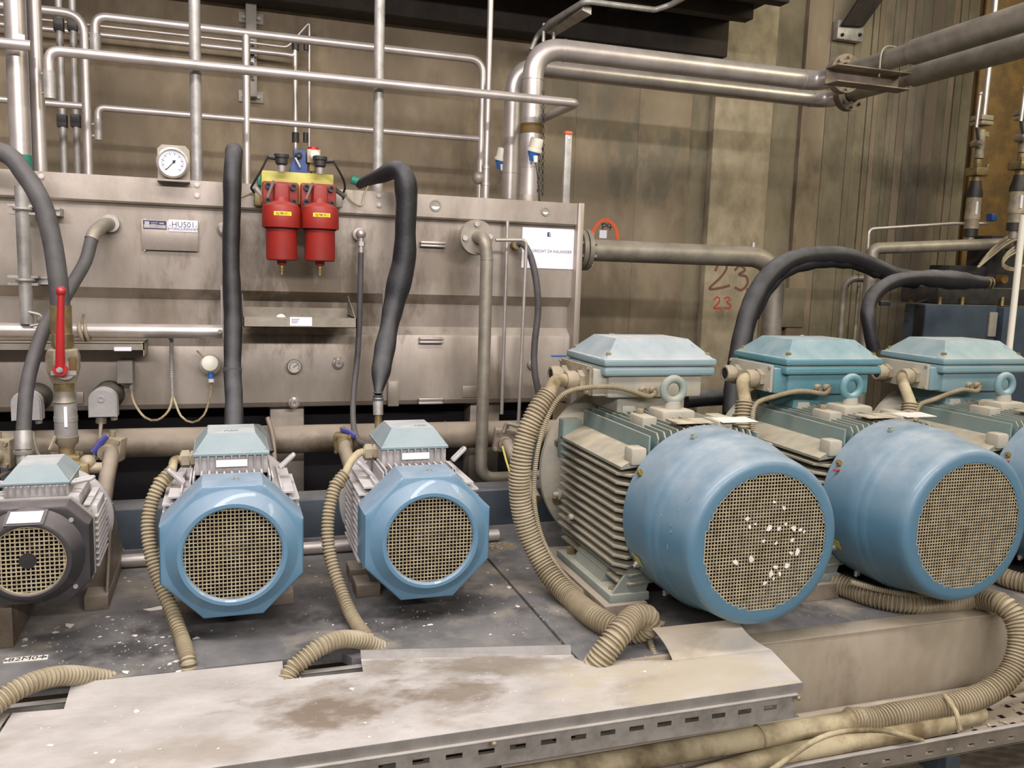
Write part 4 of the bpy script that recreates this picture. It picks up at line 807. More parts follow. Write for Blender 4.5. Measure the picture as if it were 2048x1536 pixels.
p, q = onY(108, 924, 3.5), onY(182, 958, 3.5); put('pump_body', MB().box((p.x, 3.46, q.z-.05), (q.x, 3.62, p.z), .012), 'brass', t)
for (x0, x1, y) in ((78, 112, 932), (170, 205, 936)):
    p, q = onY(x0, y, 3.5), onY(x1, y, 3.5); put('port', MB().cyl(p, q, .022, n=14), 'valve', t)
p, q = onY(175, 925, 3.5), onY(184, 950, 3.5); put('port_cap', MB().ball(p, .03), 'valve', t)
# three butterfly valves with branch pipes
def bvalve(px, py, yy, lab, ang, handle, blk=.05, m='valve', down=None, dm='brown_pipe'):
    c = onY(px, py, yy); t = thing('branch_valve', lab, 'valve', c+V((0, 0, -.3)))
    Rm = Matrix.Translation(c) @ Matrix.Rotation(ang, 4, 'Y') @ Matrix.Rotation(-.25, 4, 'Z')
    put('body', MB().box((-blk, -.03, -blk), (blk, .04, blk), .008, Rm), m, t)
    for dx in (-.75, .75):
        for dz in (-.75, .75): put('tie_bolt', MB().hexa(Rm @ V((dx*blk, -.03, dz*blk)), Rm @ V((dx*blk, -.045, dz*blk)), .009), m, t)
    mb = MB().lathe(Rm @ V((0, -.03, -.01)), Rm.to_3x3() @ V((0, -1, 0)), [(0, 0), (.034, 0), (.03, .03), (0, .03)], 20); put('neck', mb, m, t)
    put('spindle', MB().cyl(Rm @ V((0, 0, blk)), Rm @ V((0, 0, blk+.025)), .012, n=12), m, t)
    if handle:
        a_, b_ = Rm @ V(handle[0]), Rm @ V(handle[1]); d = (b_-a_)
        put('blue_lever', MB().tube([a_, a_.lerp(b_, .5)+V((0, 0, .004)), b_], .013, 10, sy=.4), 'bluehandle', t)
    if down: put('branch_pipe', MB().tube(spline([c+V((0, -.03, -.01))]+P3(*down), .03), .029, 18), dm, t)
    return t, c
bvalve(222, 897, 3.7, 'square valve with blue lever on the header behind the black-fronted motor', .12, ((-.01, -.03, .055), (-.045, -.06, -.012)), .048, 'valve', ((222, 915, 3.6), (213, 960, 3.45), (200, 1050, 3.35)))
bvalve(688, 884, 3.75, 'small square valve with blue lever left of the second blue motor', -.1, ((.0, -.02, .06), (.055, -.04, .03)), .042, 'brass', ((690, 900, 3.65), (700, 930, 3.5), (715, 975, 3.4)), 'valve')
t, c = bvalve(1010, 880, 3.75, 'dark grimy square valve at the header end before the big motors', .1, None, .055, 'brown_pipe', ((1022, 905, 3.6), (1045, 950, 3.42), (1070, 1000, 3.3)))
put('valve_lever', MB().tube(fillet(P3((1007, 865, 3.7), (1013, 846, 3.7), (1070, 862, 3.6)), .02), .010, 10), 'dull_steel', t)
bvalve(-2, 905, 3.6, 'square tan valve cut by the left edge of the view', .0, None, .055, 'valve')
p = onY(105, 885, 3.5); solo('drain_cock', MB().tube([onY(112, 872, 3.52), onY(99, 900, 3.5)], .007, 8, sy=.6), 'valve', 'small flat pale drain cock left of the valve stack', 'valve')
for (q, m, lab, r) in ((P3((693, 905, 3.6), (690, 925, 3.52), (694, 960, 3.5)), 'yellow', 'yellow-green strap on the pipe below the small blue-lever valve', .007), (P3((1005, 893, 3.52), (1012, 920, 3.47), (1024, 958, 3.4)), 'yellow', 'yellow-green strap on the pipe below the grimy valve', .005)):
    solo('marker_strap', MB().tube(q, r, 8), m, lab, 'strap')

# ================================================================ SENSORS AND BOXES ON THE LOWER TANK
def box_on(px0, py0, px1, py1, y0, y1): a, b = onY(px0, py0, y0), onY(px1, py1, y0); return V((a.x, y0, b.z)), V((b.x, y1, a.z))
lo, hi = box_on(234, 722, 266, 766, 4.06, 4.15)
t = thing('junction_box', 'small grey junction box under the gutter shelf', 'box', V(((lo.x+hi.x)/2, 4.1, lo.z)))
put('housing', MB().box(lo, (hi.x, 4.15, hi.z), .006), 'greybox', t); put('lid', MB().box((lo.x-.002, 4.05, lo.z-.001), (hi.x+.001, 4.06, hi.z), .004), 'greybox', t)
p = onY(262, 768, 4.1); put('gland', MB().cyl(p, p+V((0, 0, -.025)), .011, n=10), 'galv', t)
c = onY(420, 728, 4.06)
t = thing('temperature_sensor', 'round white sensor head with a blue cable gland on the tank', 'sensor', c+V((0, 0, -.06)))
put('white_head', MB().lathe(c+V((0, .03, -.006)), (0, -1, .25), [(.02, -.06), (.034, -.02), (.046, -.006), (.046, .006), (.042, .012), (.041, .03), (.034, .046), (.018, .054), (0, .056)], 30), 'whiteplastic', t)
put('blue_gland', MB().cyl(c+V((.002, .0, -.04)), c+V((.004, -.002, -.066)), .012, n=12), 'sensorblue', t); put('gland_nut', MB().cyl(c+V((.004, -.002, -.066)), c+V((.005, -.002, -.082)), .013, n=10), 'whiteplastic', t)
put('tie_strip', MB().tube(P3((394, 702, 4.08), (409, 716, 4.06)), .005, 6), 'cream', t)
q = onY(262, 776, 4.1)
solo('sensor_cable', MB().tube(spline(P3((262, 776, 4.1), (268, 805, 4.08), (290, 835, 4.05), (315, 840, 4.05), (338, 820, 4.06), (345, 790, 4.1)), .02), .0052, 8), 'cream', 'left sagging pale cable between junction box and conduit', 'cable')
solo('sensor_cable', MB().tube(spline([c+V((.005, -.002, -.08))]+P3((421, 790, 4.06), (408, 830, 4.04), (385, 845, 4.03), (362, 832, 4.05), (347, 795, 4.1)), .02), .0048, 8), 'cream', 'right sagging pale cable below the white sensor', 'cable')
mb = MB().corr(P3((343, 676, 4.09), (343, 730, 4.1), (345, 795, 4.1)), .0095, .008, .2, 10); mb.cyl(onY(341, 672, 4.09), onY(343, 678, 4.09), .012, n=10)
solo('flex_conduit', mb, 'galv', 'short vertical metal flex conduit between the two sagging cables', 'conduit')
def actuator(px, py, lab, hide=False):
    c = onY(px, py, 3.96); t = thing('limit_switch', lab, 'switch', c+V((0, 0, -.1)))
    put('mount_ring', MB().lathe(c+V((.008, .10, .012)), (0, -1, 0), [(0, -.08), (.062, -.08), (.062, 0), (.055, .01), (.05, .04), (0, .04)], 28), 'blackplastic', t)
    w, h = .056, .062
    poly = [(-w, -h), (w, -h), (w, .01)]+[(w*math.cos(a), .01+h*.85*math.sin(a)) for a in [math.pi*k/10 for k in range(1, 10)]]+[(-w, .01)]
    put('housing', MB().prism([c+V((x, 0, z)) for x, z in poly], (0, .07, 0)), 'alu', t); put('cover', MB().prism([c+V((x*.93, -.012, z*.93)) for x, z in poly], (0, .012, 0)), 'alu', t)
    put('cover_disc', MB().lathe(c+V((-.004, -.012, .018)), (0, -1, 0), [(0, 0), (.014, 0), (.013, .004), (.009, .004), (.009, .001), (0, .001)], 18), 'alu', t)
    put('bottom_gland', MB().cyl(c+V((-.01, .03, -h)), c+V((-.012, .03, -h-.03)), .022, n=12).cyl(c+V((.04, .02, -h)), c+V((.042, .02, -h-.016)), .014, n=8), 'dull_steel', t); return t, c
t, c = actuator(205, 806, 'grey arched switch housing on the lower tank edge with a cable')
put('cable', MB().tube(spline([c+V((-.012, .03, -.09))]+P3((200, 870, 3.9), (196, 895, 3.8), (184, 922, 3.6)), .02), .0085, 10), 'brown_pipe', t)
actuator(52, 812, 'grey arched switch housing half hidden behind the tank hose')
q = P3((40, 905, 3.7), (30, 935, 3.65), (-5, 955, 3.6)); solo('loose_cable', MB().tube(spline([onY(44, 870, 3.8)]+q, .02), .008, 8), 'brown_pipe', 'brown cable sagging at the left edge below the switch housing', 'cable')
q = P3((66, 865, 3.85), (75, 905, 3.75), (92, 925, 3.6)); solo('loose_cable', MB().tube(spline(q, .02), .0065, 8), 'brown_pipe', 'brown cable dropping to the pump block behind the left elbow', 'cable')
# tube behind motor 1
q = P3((535, 835, 4.0), (545, 870, 3.96), (548, 900, 3.9), (550, 940, 3.8)); solo('drain_tube', MB().tube(spline(q, .02), .011, 10), 'brown_pipe', 'brown drain tube in front of the thick header pipe', 'tube')
q = P3((487, 872, 3.85), (498, 860, 3.82), (515, 858, 3.78), (530, 872, 3.74), (538, 905, 3.7)); solo('short_hose', MB().tube(spline(q, .02), .022, 14), 'rubber', 'short dusty hose arch just behind the first blue motor box', 'hose')

# ================================================================ MOTORS
def octo(w, h, cw=None, ch=None):
    a = w/2; b = h/2; cw = cw or w*.29; ch = ch or h*.29
    return [(a, -b+ch), (a, b-ch), (a-cw, b), (-a+cw, b), (-a, b-ch), (-a, -b+ch), (-a+cw, -b), (a-cw, -b)]
def densify(poly, k):
    out = []
    for i, p in enumerate(poly):
        q = poly[(i+1) % len(poly)]
        for j in range(k): out.append((p[0]+(q[0]-p[0])*j/k, p[1]+(q[1]-p[1])*j/k))
    return out
def octo_cover(mb, w, h, depth, dish, bev=.012, cw=None, ch=None):
    """octagonal shell, front plane y=0, with a turned dish [(r, y)...] in the middle"""
    k = 8; o1 = densify(octo(w, h, cw, ch), k); s = (w-2*bev)/w; o0 = densify(octo(w-2*bev, h-2*bev, cw*s if cw else None, ch*s if ch else None), k); n = len(o1)
    loops = [[(x, depth, z) for x, z in o1], [(x, bev, z) for x, z in o1]]
    mid = [((x0*.35+x1*.65), bev*.3, (z0*.35+z1*.65)) for (x0, z0), (x1, z1) in zip(o0, o1)]
    loops += [mid, [(x, 0, z) for x, z in o0]]
    ang = [math.atan2(z, x) for x, z in o0]
    for r, y in dish: loops.append([(r*math.cos(a), y, r*math.sin(a)) for a in ang])
    vs = [p for l in loops for p in l]; fs = []
    for i in range(len(loops)-1):
        for j in range(n): fs.append((i*n+j, i*n+(j+1) % n, (i+1)*n+(j+1) % n, (i+1)*n+j))
    return mb.add(vs, fs)
def wire_grille(mb, R_, y, n, w, t=.0018):
    p = 2*R_/n
    for i in range(n):
        x = -R_+p*(i+.5); L = math.sqrt(max(0, R_*R_-x*x))
        mb.box((x-w/2, y-t, -L), (x+w/2, y, L)); mb.box((-L, y-t*1.6, x-w/2), (L, y-t*.6, x+w/2))
    return mb
def fan(parent, y, R_, blades=7):
    f = put('fan_hub', MB().lathe((0, y, 0), (0, -1, 0), [(0, 0), (R_*.33, 0), (R_*.30, .025), (R_*.12, .03), (0, .03)], 20), 'fan', parent)
    for k in range(blades):
        a = 2*math.pi*k/blades+.3; rot = Matrix.Rotation(a, 4, 'Y')
        put('fan_blade', MB().prism([rot @ V((R_*.28, y, -.004)), rot @ V((R_*.92, y-.01, -.004)), rot @ V((R_*.92, y-.01, .002)), rot @ V((R_*.28, y, .002))], rot.to_3x3() @ V((0, .05, .012))), 'fan', f)
def small_motor(label, cover_m, loc, hue='blue'):
    t = thing('electric_motor', label, 'motor', (0, 0, 0), None)
    mb = octo_cover(MB(), .436, .436, .15, [(.203, 0), (.199, -.002), (.168, -.034), (.164, -.038), (.153, -.038), (.148, -.033), (.146, -.022)]); put('fan_cover', mb, cover_m, t, smooth=32)
    put('grille', wire_grille(MB(), .147, -.024, 24, .0032), 'grille', t, smooth=0, kind='stuff')
    put('cover_back', MB().lathe((0, .10, 0), (0, 1, 0), [(0, 0), (.2, 0), (.2, .004), (0, .004)], 24), 'void', t); fan(t, .06, .14)
    core = MB().lathe((0, .13, 0), (0, 1, 0), [(0, 0), (.180, 0), (.180, .40), (0, .40)], 28); put('stator', core, 'alu', t)
    mb = MB()
    for i in range(-7, 8):
        z = i*.024; e = .216 if abs(i) < 6 else .198
        if abs(z) < .165:
            for s in (-1, 1): mb.box((s*math.sqrt(max(.0, .17**2-z*z))*.96, .15, z-.003), (s*e, .50, z+.003))
    for i in range(-5, 6):
        x = i*.024
        for s in (-1, 1): mb.box((x-.003, .15, s*.165), (x+.003, .50, s*.205))
    for sx in (-1, 1):
        for k in range(3):
            a = .13+.028*k; b = .213-.028*k
            mb.box((sx*a-.003, .15, .1), (sx*a+.003, .50, .105+.035*(2.6-k)))
            mb.box((sx*a-.003, .15, -.1), (sx*a+.003, .50, -.105-.035*(2.6-k)))
    put('cooling_fins', mb, 'alu', t, smooth=0, kind='stuff')
    put('end_shield', MB().lathe((0, .50, 0), (0, 1, 0), [(0, 0), (.205, 0), (.215, .012), (.235, .02), (.235, .04), (.16, .045), (.14, .09), (0, .09)], 36), 'alu', t)
    # terminal box
    mb = MB().box((-.118, .25, .19), (.118, .50, .256), .003)
    for k in range(9): x = -.1+.025*k; mb.prism([(x-.0022, .232, .256), (x+.0022, .232, .256), (x+.0022, .25, .19), (x-.0022, .25, .19)], (0, .02, 0))
    put('terminal_box', mb, 'alu', t)
    mb = MB().box((-.124, .238, .256), (.124, .512, .266), .002).hip(-.122, .122, .24, .51, .266, -.078, .078, .285, .45, .326); lid = put('terminal_lid', mb, 'lid_light', t, smooth=15)
    for x in (-.112, .112):
        for y in (.25, .50): put('lid_screw', MB().cyl((x, y, .262), (x, y, .275), .006, n=10), 'galv', lid)
    o = text('lettering', 'ABB', lid, 'lid_light', (.0 if hue == 'blue' else .035, .325, .327), .026, rot=(0, 0, 0), extrude=.002)
    o = put('white_sticker', MB().prism([(-.05, .228, .245), (.05, .228, .245), (.05, .226, .222), (-.05, .226, .222)], (0, .0015, 0)), 'white', t)
    # lifting lugs
    for s in (-1, 1):
        c = V((s*.155, .27, .165)) if s < 0 else V((s*.165, .33, .19)); d = V((s*.72, 0, .69)); e = V((0, 1, 0)); w = .0115
        L = .062; q = [c-e*w, c-e*w+d*L, c+e*w+d*L, c+e*w]
        put('lifting_lug', MB().tube(fillet(q+[q[0]], .008, 4)[:-1], .0075, 8, closed=True), 'alu', t)
    # cable gland on the left of the box
    g = V((-.118, .36, .225))
    mb = MB().hexa(g, g+V((-.016, 0, 0)), .029).hexa(g+V((-.02, 0, 0)), g+V((-.046, 0, 0)), .031).cyl(g, g+V((-.05, 0, 0)), .024, n=18); put('cable_gland', mb, 'valve', t)
    for sx in (-1, 1):
        for y in (.30, .47):
            put('foot', MB().box((sx*.10, y-.02, -.248), (sx*.15, y+.06, -.12), .006), 'beam', t)
            put('foot_block', MB().box((sx*.115, y-.04, -.2951), (sx*.205, y+.07, -.248), .004), 'brown_pipe', t)
    put('cover_screw', MB().cyl((.012, .06, .217), (.012, .06, .224), .008, n=10), 'galv', t)
    t.location = loc; return t
small_motor('left blue octagonal motor with white sticker and square wire grille', 'blue', (.016, 2.75, .695))
small_motor('right blue octagonal motor seen from its left side, beside the steel drop pipe', 'blue', (.647, 2.75, .6955), 'b')

# black fronted motor at the left edge
L0 = onY(62, 1112, 2.80)
t = thing('electric_motor', 'small motor with black fan cover cut by the left edge of the view', 'motor', (0, 0, 0))
mb = octo_cover(MB(), .322, .30, .08, [(.148, 0), (.145, -.003), (.118, -.05), (.112, -.052), (.107, -.052), (.103, -.046), (.101, -.040)], .006, .062, .062)
put('fan_cover', mb, 'blackcover', t, smooth=30)
put('cover_rim', MB().prism([(x, .08, z) for x, z in octo(.329, .307, .063, .063)], (0, .012, 0)), 'galv', t)
put('grille', wire_grille(MB(), .102, -.042, 16, .0036), 'grille', t, smooth=0, kind='stuff'); put('grille_ring', MB().ring((0, -.044, 0), (0, 1, 0), .103, .003, 40, 6), 'grille', t)
mb = MB().lathe((0, -.042, 0), (0, -1, 0), [(0, 0), (.024, 0), (.024, .004), (.008, .004), (0, .006)], 18); put('grille_hub', mb, 'fan', t)
put('cover_back', MB().lathe((0, .05, 0), (0, 1, 0), [(0, 0), (.14, 0), (.14, .004), (0, .004)], 24), 'void', t); fan(t, .03, .095, 6)
put('white_sticker', MB().prism([(-.045, -.012, .1405), (.042, -.012, .1395), (.038, -.052, .1165), (-.05, -.052, .1175)], (0, -.0012, .0016)), 'white', t)
put('sticker_base', MB().prism([(-.055, -.004, .143), (.052, -.004, .143), (.047, -.057, .112), (-.06, -.057, .112)], (0, .02, -.004)), 'blackcover', t)
for x, z in ((.112, .105), (.118, -.105)): put('cover_screw', MB().cyl((x, -.004, z), (x, .01, z), .007, n=12), 'galv', t)
put('stator', MB().lathe((0, .1, 0), (0, 1, 0), [(0, 0), (.145, 0), (.145, .27), (0, .27)], 24), 'alu', t); mb = MB()
for i in range(-6, 7):
    z = i*.02; mb.box((.13, .11, z-.0025), (.172 if abs(i) < 5 else .15, .33, z+.0025)); mb.box((-.13, .11, z-.0025), (-.172 if abs(i) < 5 else -.15, .33, z+.0025))
put('cooling_fins', mb, 'alu', t, smooth=0, kind='stuff')
put('shoulder', MB().box((-.12, .12, .10), (.12, .34, .152), .01), 'alu', t); put('side_rib', MB().box((.128, .13, .07), (.168, .30, .112), .006), 'alu', t)
mb = MB().box((-.092, .12, .15), (.088, .33, .19), .003)
for k in range(9): x = -.08+.02*k; mb.prism([(x-.002, .10, .188), (x+.002, .10, .188), (x+.002, .12, .152), (x-.002, .12, .152)], (0, .02, 0))
put('terminal_box', mb, 'alu', t)
mb = MB().box((-.098, .112, .19), (.094, .34, .198), .002).hip(-.096, .092, .114, .338, .198, -.058, .052, .15, .30, .246); lid = put('terminal_lid', mb, 'lid_light', t, smooth=15)
for x in (-.088, .084):
    for y in (.125, .33): put('lid_screw', MB().cyl((x, y, .195), (x, y, .205), .005, n=10), 'galv', lid)
for s in (-1, 1):
    q = [(s*.095, .14, .185), (s*.15, .14, .195), (s*.155, .175, .195), (s*.10, .18, .185)]; put('lifting_lug', MB().tube(fillet([V(p) for p in q+[q[0]]], .008, 4)[:-1], .006, 8, closed=True), 'alu', t)
put('end_flange', MB().lathe((0.0, .37, 0), (0, 1, 0), [(0, 0), (.15, 0), (.178, .012), (.184, .016), (.184, .034), (0, .034)], 56), 'alu', t)
for k in range(7): a = math.radians(-50+k*26); put('flange_rib', MB().prism([(.14*math.cos(a), .37, .14*math.sin(a)), (.17*math.cos(a), .37, .17*math.sin(a)), (.16*math.cos(a), .29, .16*math.sin(a))], (-.006*math.sin(a), 0, .006*math.cos(a))), 'alu', t)
for a in (48, 135, -5): a = math.radians(a); put('flange_bolt', MB().hexa((.155*math.cos(a), .378, .155*math.sin(a)), (.155*math.cos(a), .35, .155*math.sin(a)), .015), 'galv', t)
# foot bracket right and left
hz = ZD-L0.z
for s in (1, -1):
    bx = MB().prism([(s*.10, .40, .06), (s*.17, .40, .06), (s*.165, .40, hz+.05), (s*.095, .40, hz+.05)], (0, .012, 0))
    bx.prism([(s*.158, .33, hz+.05), (s*.158, .80, hz+.05), (s*.172, .42, .04), (s*.172, .40, .04)], (s*.008, 0, 0))
    put('foot_bracket', bx, 'brown_pipe', t); put('foot_bar', MB().box((s*.092, .31, hz+.0005), (s*.168, .86, hz+.052), .003), 'brown_pipe', t)
put('foot_block', MB().box((-.13, .06, hz+.0005), (-.07, .3, -.14), .003), 'brown_pipe', t)
t.location = (L0.x, 2.80, L0.z)

# big finned motors
def holes_plate(mbh, mbs, R_, y, p, w, Ro):
    n = int(R_/p)+2
    for i in range(-n, n+1):
        for j in range(-n, n+1):
            x, z = i*p, j*p; r = math.hypot(x, z)
            if r < R_:
                h = p/2; a = w/2
                # two bars per cell (left + bottom) keep it light
                mbh.box((x-h, y, z-h), (x-h+w, y+.002, z+h)); mbh.box((x-h+w, y, z-h), (x+h, y+.002, z-h+w))
                for (di, dj) in ((1, 0), (0, 1)):
                    if math.hypot((i+di)*p, (j+dj)*p) >= R_:
                        if di: mbh.box((x+h, y, z-h), (x+h+w, y+.002, z+h+w))
                        else: mbh.box((x-h, y, z+h), (x+h+w, y+.002, z+h+w))
            elif r < R_+p*1.8: mbs.box((x-p/2, y+.0002, z-p/2), (x+p/2+.0002, y+.0022, z+p/2+.0002))
    return mbh
def big_motor(label, lid_m, first):
    t = thing('big_motor', label, 'motor', (0, 0, 0)); Rg = .2195
    prof = [(Rg+.006, .0), (.246, .0), (.257, .002), (.265, .007), (.271, .017), (.275, .04), (.289, .155), (.2915, .163), (.2965, .172), (.298, .19), (.3005, .200), (.305, .209), (.3065, .25), (.307, .385), (.303, .386), (.300, .25), (.26, .03), (Rg+.006, .004)]
    cov = MB().lathe((0, 0, 0), (0, 1, 0), prof, 96)
    g = MB(); holes_plate(g, cov, Rg, .0008, .0112, .0033, .25)
    c = put('fan_cover', cov, 'drum', t, smooth=32); put('grille', g, 'grille', c, smooth=0, kind='stuff')
    put('cover_back', MB().lathe((0, .22, 0), (0, 1, 0), [(0, 0), (.295, 0), (.295, .004), (0, .004)], 32), 'void', t); fan(t, .11, .22, 7)
    for a, m in ((112, 'footpaint'), (150, 'bright_brass'), (-148, 'galv'), (-118, 'galv')):
        a = math.radians(a); d = V((math.cos(a), 0, math.sin(a))); yy = .345 if m != 'footpaint' else .27
        put('cover_bolt', MB().hexa(d*.305+V((0, yy, 0)), d*.318+V((0, yy, 0)), .012).cyl(d*.318+V((0, yy, 0)), d*.326+V((0, yy, 0)), .007, n=10), m, c)
    a = math.radians(208); d = V((math.cos(a), 0, math.sin(a))); u = V((-d.z, 0, d.x))
    put('yellow_sticker', MB().prism([d*.3085+V((0, .30, 0))-u*.02, d*.3085+V((0, .35, 0))-u*.022, d*.3085+V((0, .35, 0))+u*.016, d*.3085+V((0, .30, 0))+u*.018], d*.001), 'yellow', c)
    if first:
        for ang, yy, ln, wd in ((171, .105, .014, .004), (175, .10, .012, .004), (186, .11, .026, .004), (160, .09, .010, .003), (168, .16, .008, .003), (150, .07, .03, .003)):
            a = math.radians(ang); rr_ = .275+.014*(yy-.04)/.115+.0007; vs_ = []
            for da, dy in ((-ln/rr_/2, 0), (0, wd), (ln/rr_/2, 0), (0, -wd)): vs_.append((rr_*math.cos(a+da), yy+dy, rr_*math.sin(a+da)))
            put('paint_chip', MB().prism(vs_, (math.cos(a)*.0012, 0, math.sin(a)*.0012)), 'lid_pale', c, smooth=0)
    # frame and fins
    put('stator', MB().lathe((0, .36, 0), (0, 1, 0), [(0, 0), (.250, 0), (.250, .62), (0, .62)], 32), 'teal_fin', t)
    for s in (-1, 1):
        for k in range(13):
            z = .135-.0325*k; e = .318-(.02 if k > 10 else 0); x0 = math.sqrt(max(.001, .25**2-z*z))*.94
            put('side_fin', MB().prism([(s*x0, .42, z-.0035), (s*(e-.035), .385, z-.004), (s*e, .43, z-.004), (s*e, .955, z-.004), (s*x0, .965, z-.0035)], (0, 0, .0075)), 'fin', t, smooth=0)
        x0, x1 = (s*.20, s*.315)
        put('corner_rail', MB().prism([(x0, .40, .215), (s*.25, .40, .20), (x1, .40, .165), (x1, .40, .155), (x0, .40, .17)], (0, .56, 0)), 'fin', t, smooth=0)
        put('corner_block', MB().box((min(s*.225, s*.285), .385, .17), (max(s*.225, s*.285), .45, .232), .01), 'boxdust', t); put('rear_block', MB().box((min(s*.23, s*.315), .94, .07), (max(s*.23, s*.315), 1.0, .235), .01), 'teal_fin', t)
        put('upright_fin', MB().box((min(s*.212, s*.220), .39, .17), (max(s*.212, s*.220), .96, .272), .002), 'teal_fin', t, smooth=0)
    for k in range(-7, 8):
        x = k*.0265; zt3 = .305-abs(k)*.0035
        put('top_fin', MB().prism([(x-.003, .40, .19), (x-.003, .385, zt3-.02), (x-.003, .40, zt3), (x-.003, .95, zt3), (x-.003, .96, .19)], (.006, 0, 0)), 'teal_fin' if abs(k) > 3 else 'fin', t, smooth=0)
    for x, y in ((-.14, .60), (-.10, .85), (.15, .55), (.1, .48)): put('fin_boss', MB().box((x-.03, y-.06, .25), (x+.03, y+.05, .31), .006), 'boxdust', t)
    put('fin_boss_bolt', MB().hexa((-.14, .62, .31), (-.14, .62, .328), .013), 'valve', t)
    for k in (-1, 1): put('paper_label', MB().prism([(.06+k*.09-.075, .40, .309), (.06+k*.09+.07, .40, .309), (.06+k*.09+.075, .49, .311), (.06+k*.09-.07, .49, .311)], (0, 0, .0015)), 'crumb' if k < 0 else 'paper', t)
    # grease nipple cluster on the left fins
    put('grease_nipple', MB().lathe((-.318, .94, -.07), (-1, 0, 0), [(0, 0), (.02, 0), (.024, .006), (.010, .01), (.008, .03), (0, .03)], 14), 'boxdust', t); put('grease_nipple', MB().cyl((-.318, .80, -.125), (-.334, .80, -.125), .012, n=10), 'boxdust', t)
    # end flange
    put('end_flange', MB().lathe((0, 1.0, 0), (0, 1, 0), [(0, 0), (.26, 0), (.30, .03), (.352, .06), (.356, .064), (.356, .088), (0, .088)], 56), 'boxdust', t)
    for k in range(8): a = math.radians(22.5+45*k); put('flange_bolt', MB().hexa((.318*math.cos(a), 1.045, .318*math.sin(a)), (.318*math.cos(a), 1.02, .318*math.sin(a)), .017), 'brass', t)
    put('coupling_housing', MB().lathe((0, 1.088, 0), (0, 1, 0), [(0, 0), (.20, 0), (.18, .25), (0, .25)], 28), 'beam', t)
    # feet
    for s in (-1, 1):
        f = MB().box((min(s*.185, s*.338), .39, -.318), (max(s*.185, s*.338), .90, -.288), .004)
        f.prism([(s*.20, .52, -.288), (s*.312, .52, -.288), (s*.25, .52, -.15), (s*.16, .52, -.15)], (0, .26, 0)); put('foot', f, 'footpaint', t)
        put('gusset', MB().prism([(s*.195, .40, -.288), (s*.325, .40, -.288), (s*.24, .40, -.17), (s*.16, .40, -.17)], (0, .012, 0)), 'footpaint', t)
        for y in (.45, .84): put('foot_bolt', MB().hexa((s*.30, y, -.288), (s*.30, y, -.262 if y > .6 else -.284), .018), 'brass', t)
        put('mount_rail', MB().box((min(s*.20, s*.365), .37, ZD-.782+.0006), (max(s*.20, s*.365), 1.02, -.318), .004), 'brown_pipe', t)
    # eye bolt
    put('eye_base', MB().box((-.07, .575, .27), (.07, .70, .325), .012).cyl((0, .632, .325), (0, .632, .352), .032, .028, 18), 'boxdust', t)
    put('lifting_eye', MB().ring((0, .632, .396), (0, 1, 0), .041, .0155, 32, 12), 'footpaint' if first else lid_m, t)
    # terminal box
    bm_ = 'boxdust' if first else lid_m
    tb = put('terminal_box', MB().box((-.205, .77, .345), (.205, 1.11, .445), .012).box((-.262, .785, .352), (-.195, 1.10, .455), .006).box((-.15, .80, .28), (.15, 1.06, .35), .01), bm_, t)
    lid = MB().box((-.232, .748, .432), (.25, 1.135, .468), .012).box((-.236, .744, .470), (.254, 1.139, .500), .010).hip(-.225, .243, .755, 1.128, .498, -.150, .168, .835, 1.05, .572)
    for x, X in ((-.20, -.155), (.217, .17)): lid.prism([(x-.03, .765, .499), (x+.03, .765, .499), (X, .81, .552)], (0, .03, .0))
    l = put('terminal_lid', lid, lid_m, t, smooth=20)
    for x in (-.205, .225):
        for y in (.78, 1.105): put('lid_bolt', MB().hexa((x, y, .498), (x, y, .522), .0115), 'valve' if first else 'bright_brass', l)
    put('lid_dust', MB().prism([(-.14, .85, .5722), (.16, .85, .5722), (.15, 1.03, .5722), (-.13, 1.04, .5722)], (0, 0, .0008)), 'crumb', l, smooth=0) if False else None
    gp = put('gland_plate', MB().box((-.276, .79, .355), (-.262, 1.10, .468), .003), 'valve' if first else 'boxdust', t)
    for y in (.80, 1.09):
        for z in (.365, .458): put('plate_screw', MB().hexa((-.276, y, z), (-.283, y, z), .006), 'galv', gp)
    for y, op in ((.865, 0), (1.03, 1)):
        o = V((-.276, y, .405)); mb = MB().hexa(o, o+V((-.02, 0, 0)), .040).lathe(o, (-1, 0, 0), [(.033, 0), (.033, .028), (.038, .03), (.038, .062), (.034, .068), (.026, .068), (.024, .02), (0, .02)], 10); put('cable_gland', mb, 'valve', gp)
        if op: put('gland_bore', MB().cyl(o+V((-.03, 0, 0)), o+V((-.064, 0, 0)), .0245, n=14), 'void', gp)
    # auxiliary glands
    for x in (-.06, -.015): put('small_gland', MB().lathe((x, .77, .375), (0, -1, 0), [(0, 0), (.017, 0), (.017, .012), (.012, .016), (.012, .024), (0, .024)], 10), 'valve', t)
    return t
bx0, bdx = 1.597, .815
names = ('first big blue motor with paper scraps on its grille and a dusty pale box', 'second big blue motor, the one with clean grille and teal terminal box', 'third big blue motor cut by the right edge, with a pale teal box')
for k, (lab, lm) in enumerate(zip(names, ('lid_light', 'lid_teal', 'lid_pale'))):
    m_ = big_motor(lab, lm, k == 0); m_.location = (bx0+bdx*k, 2.2, .782)

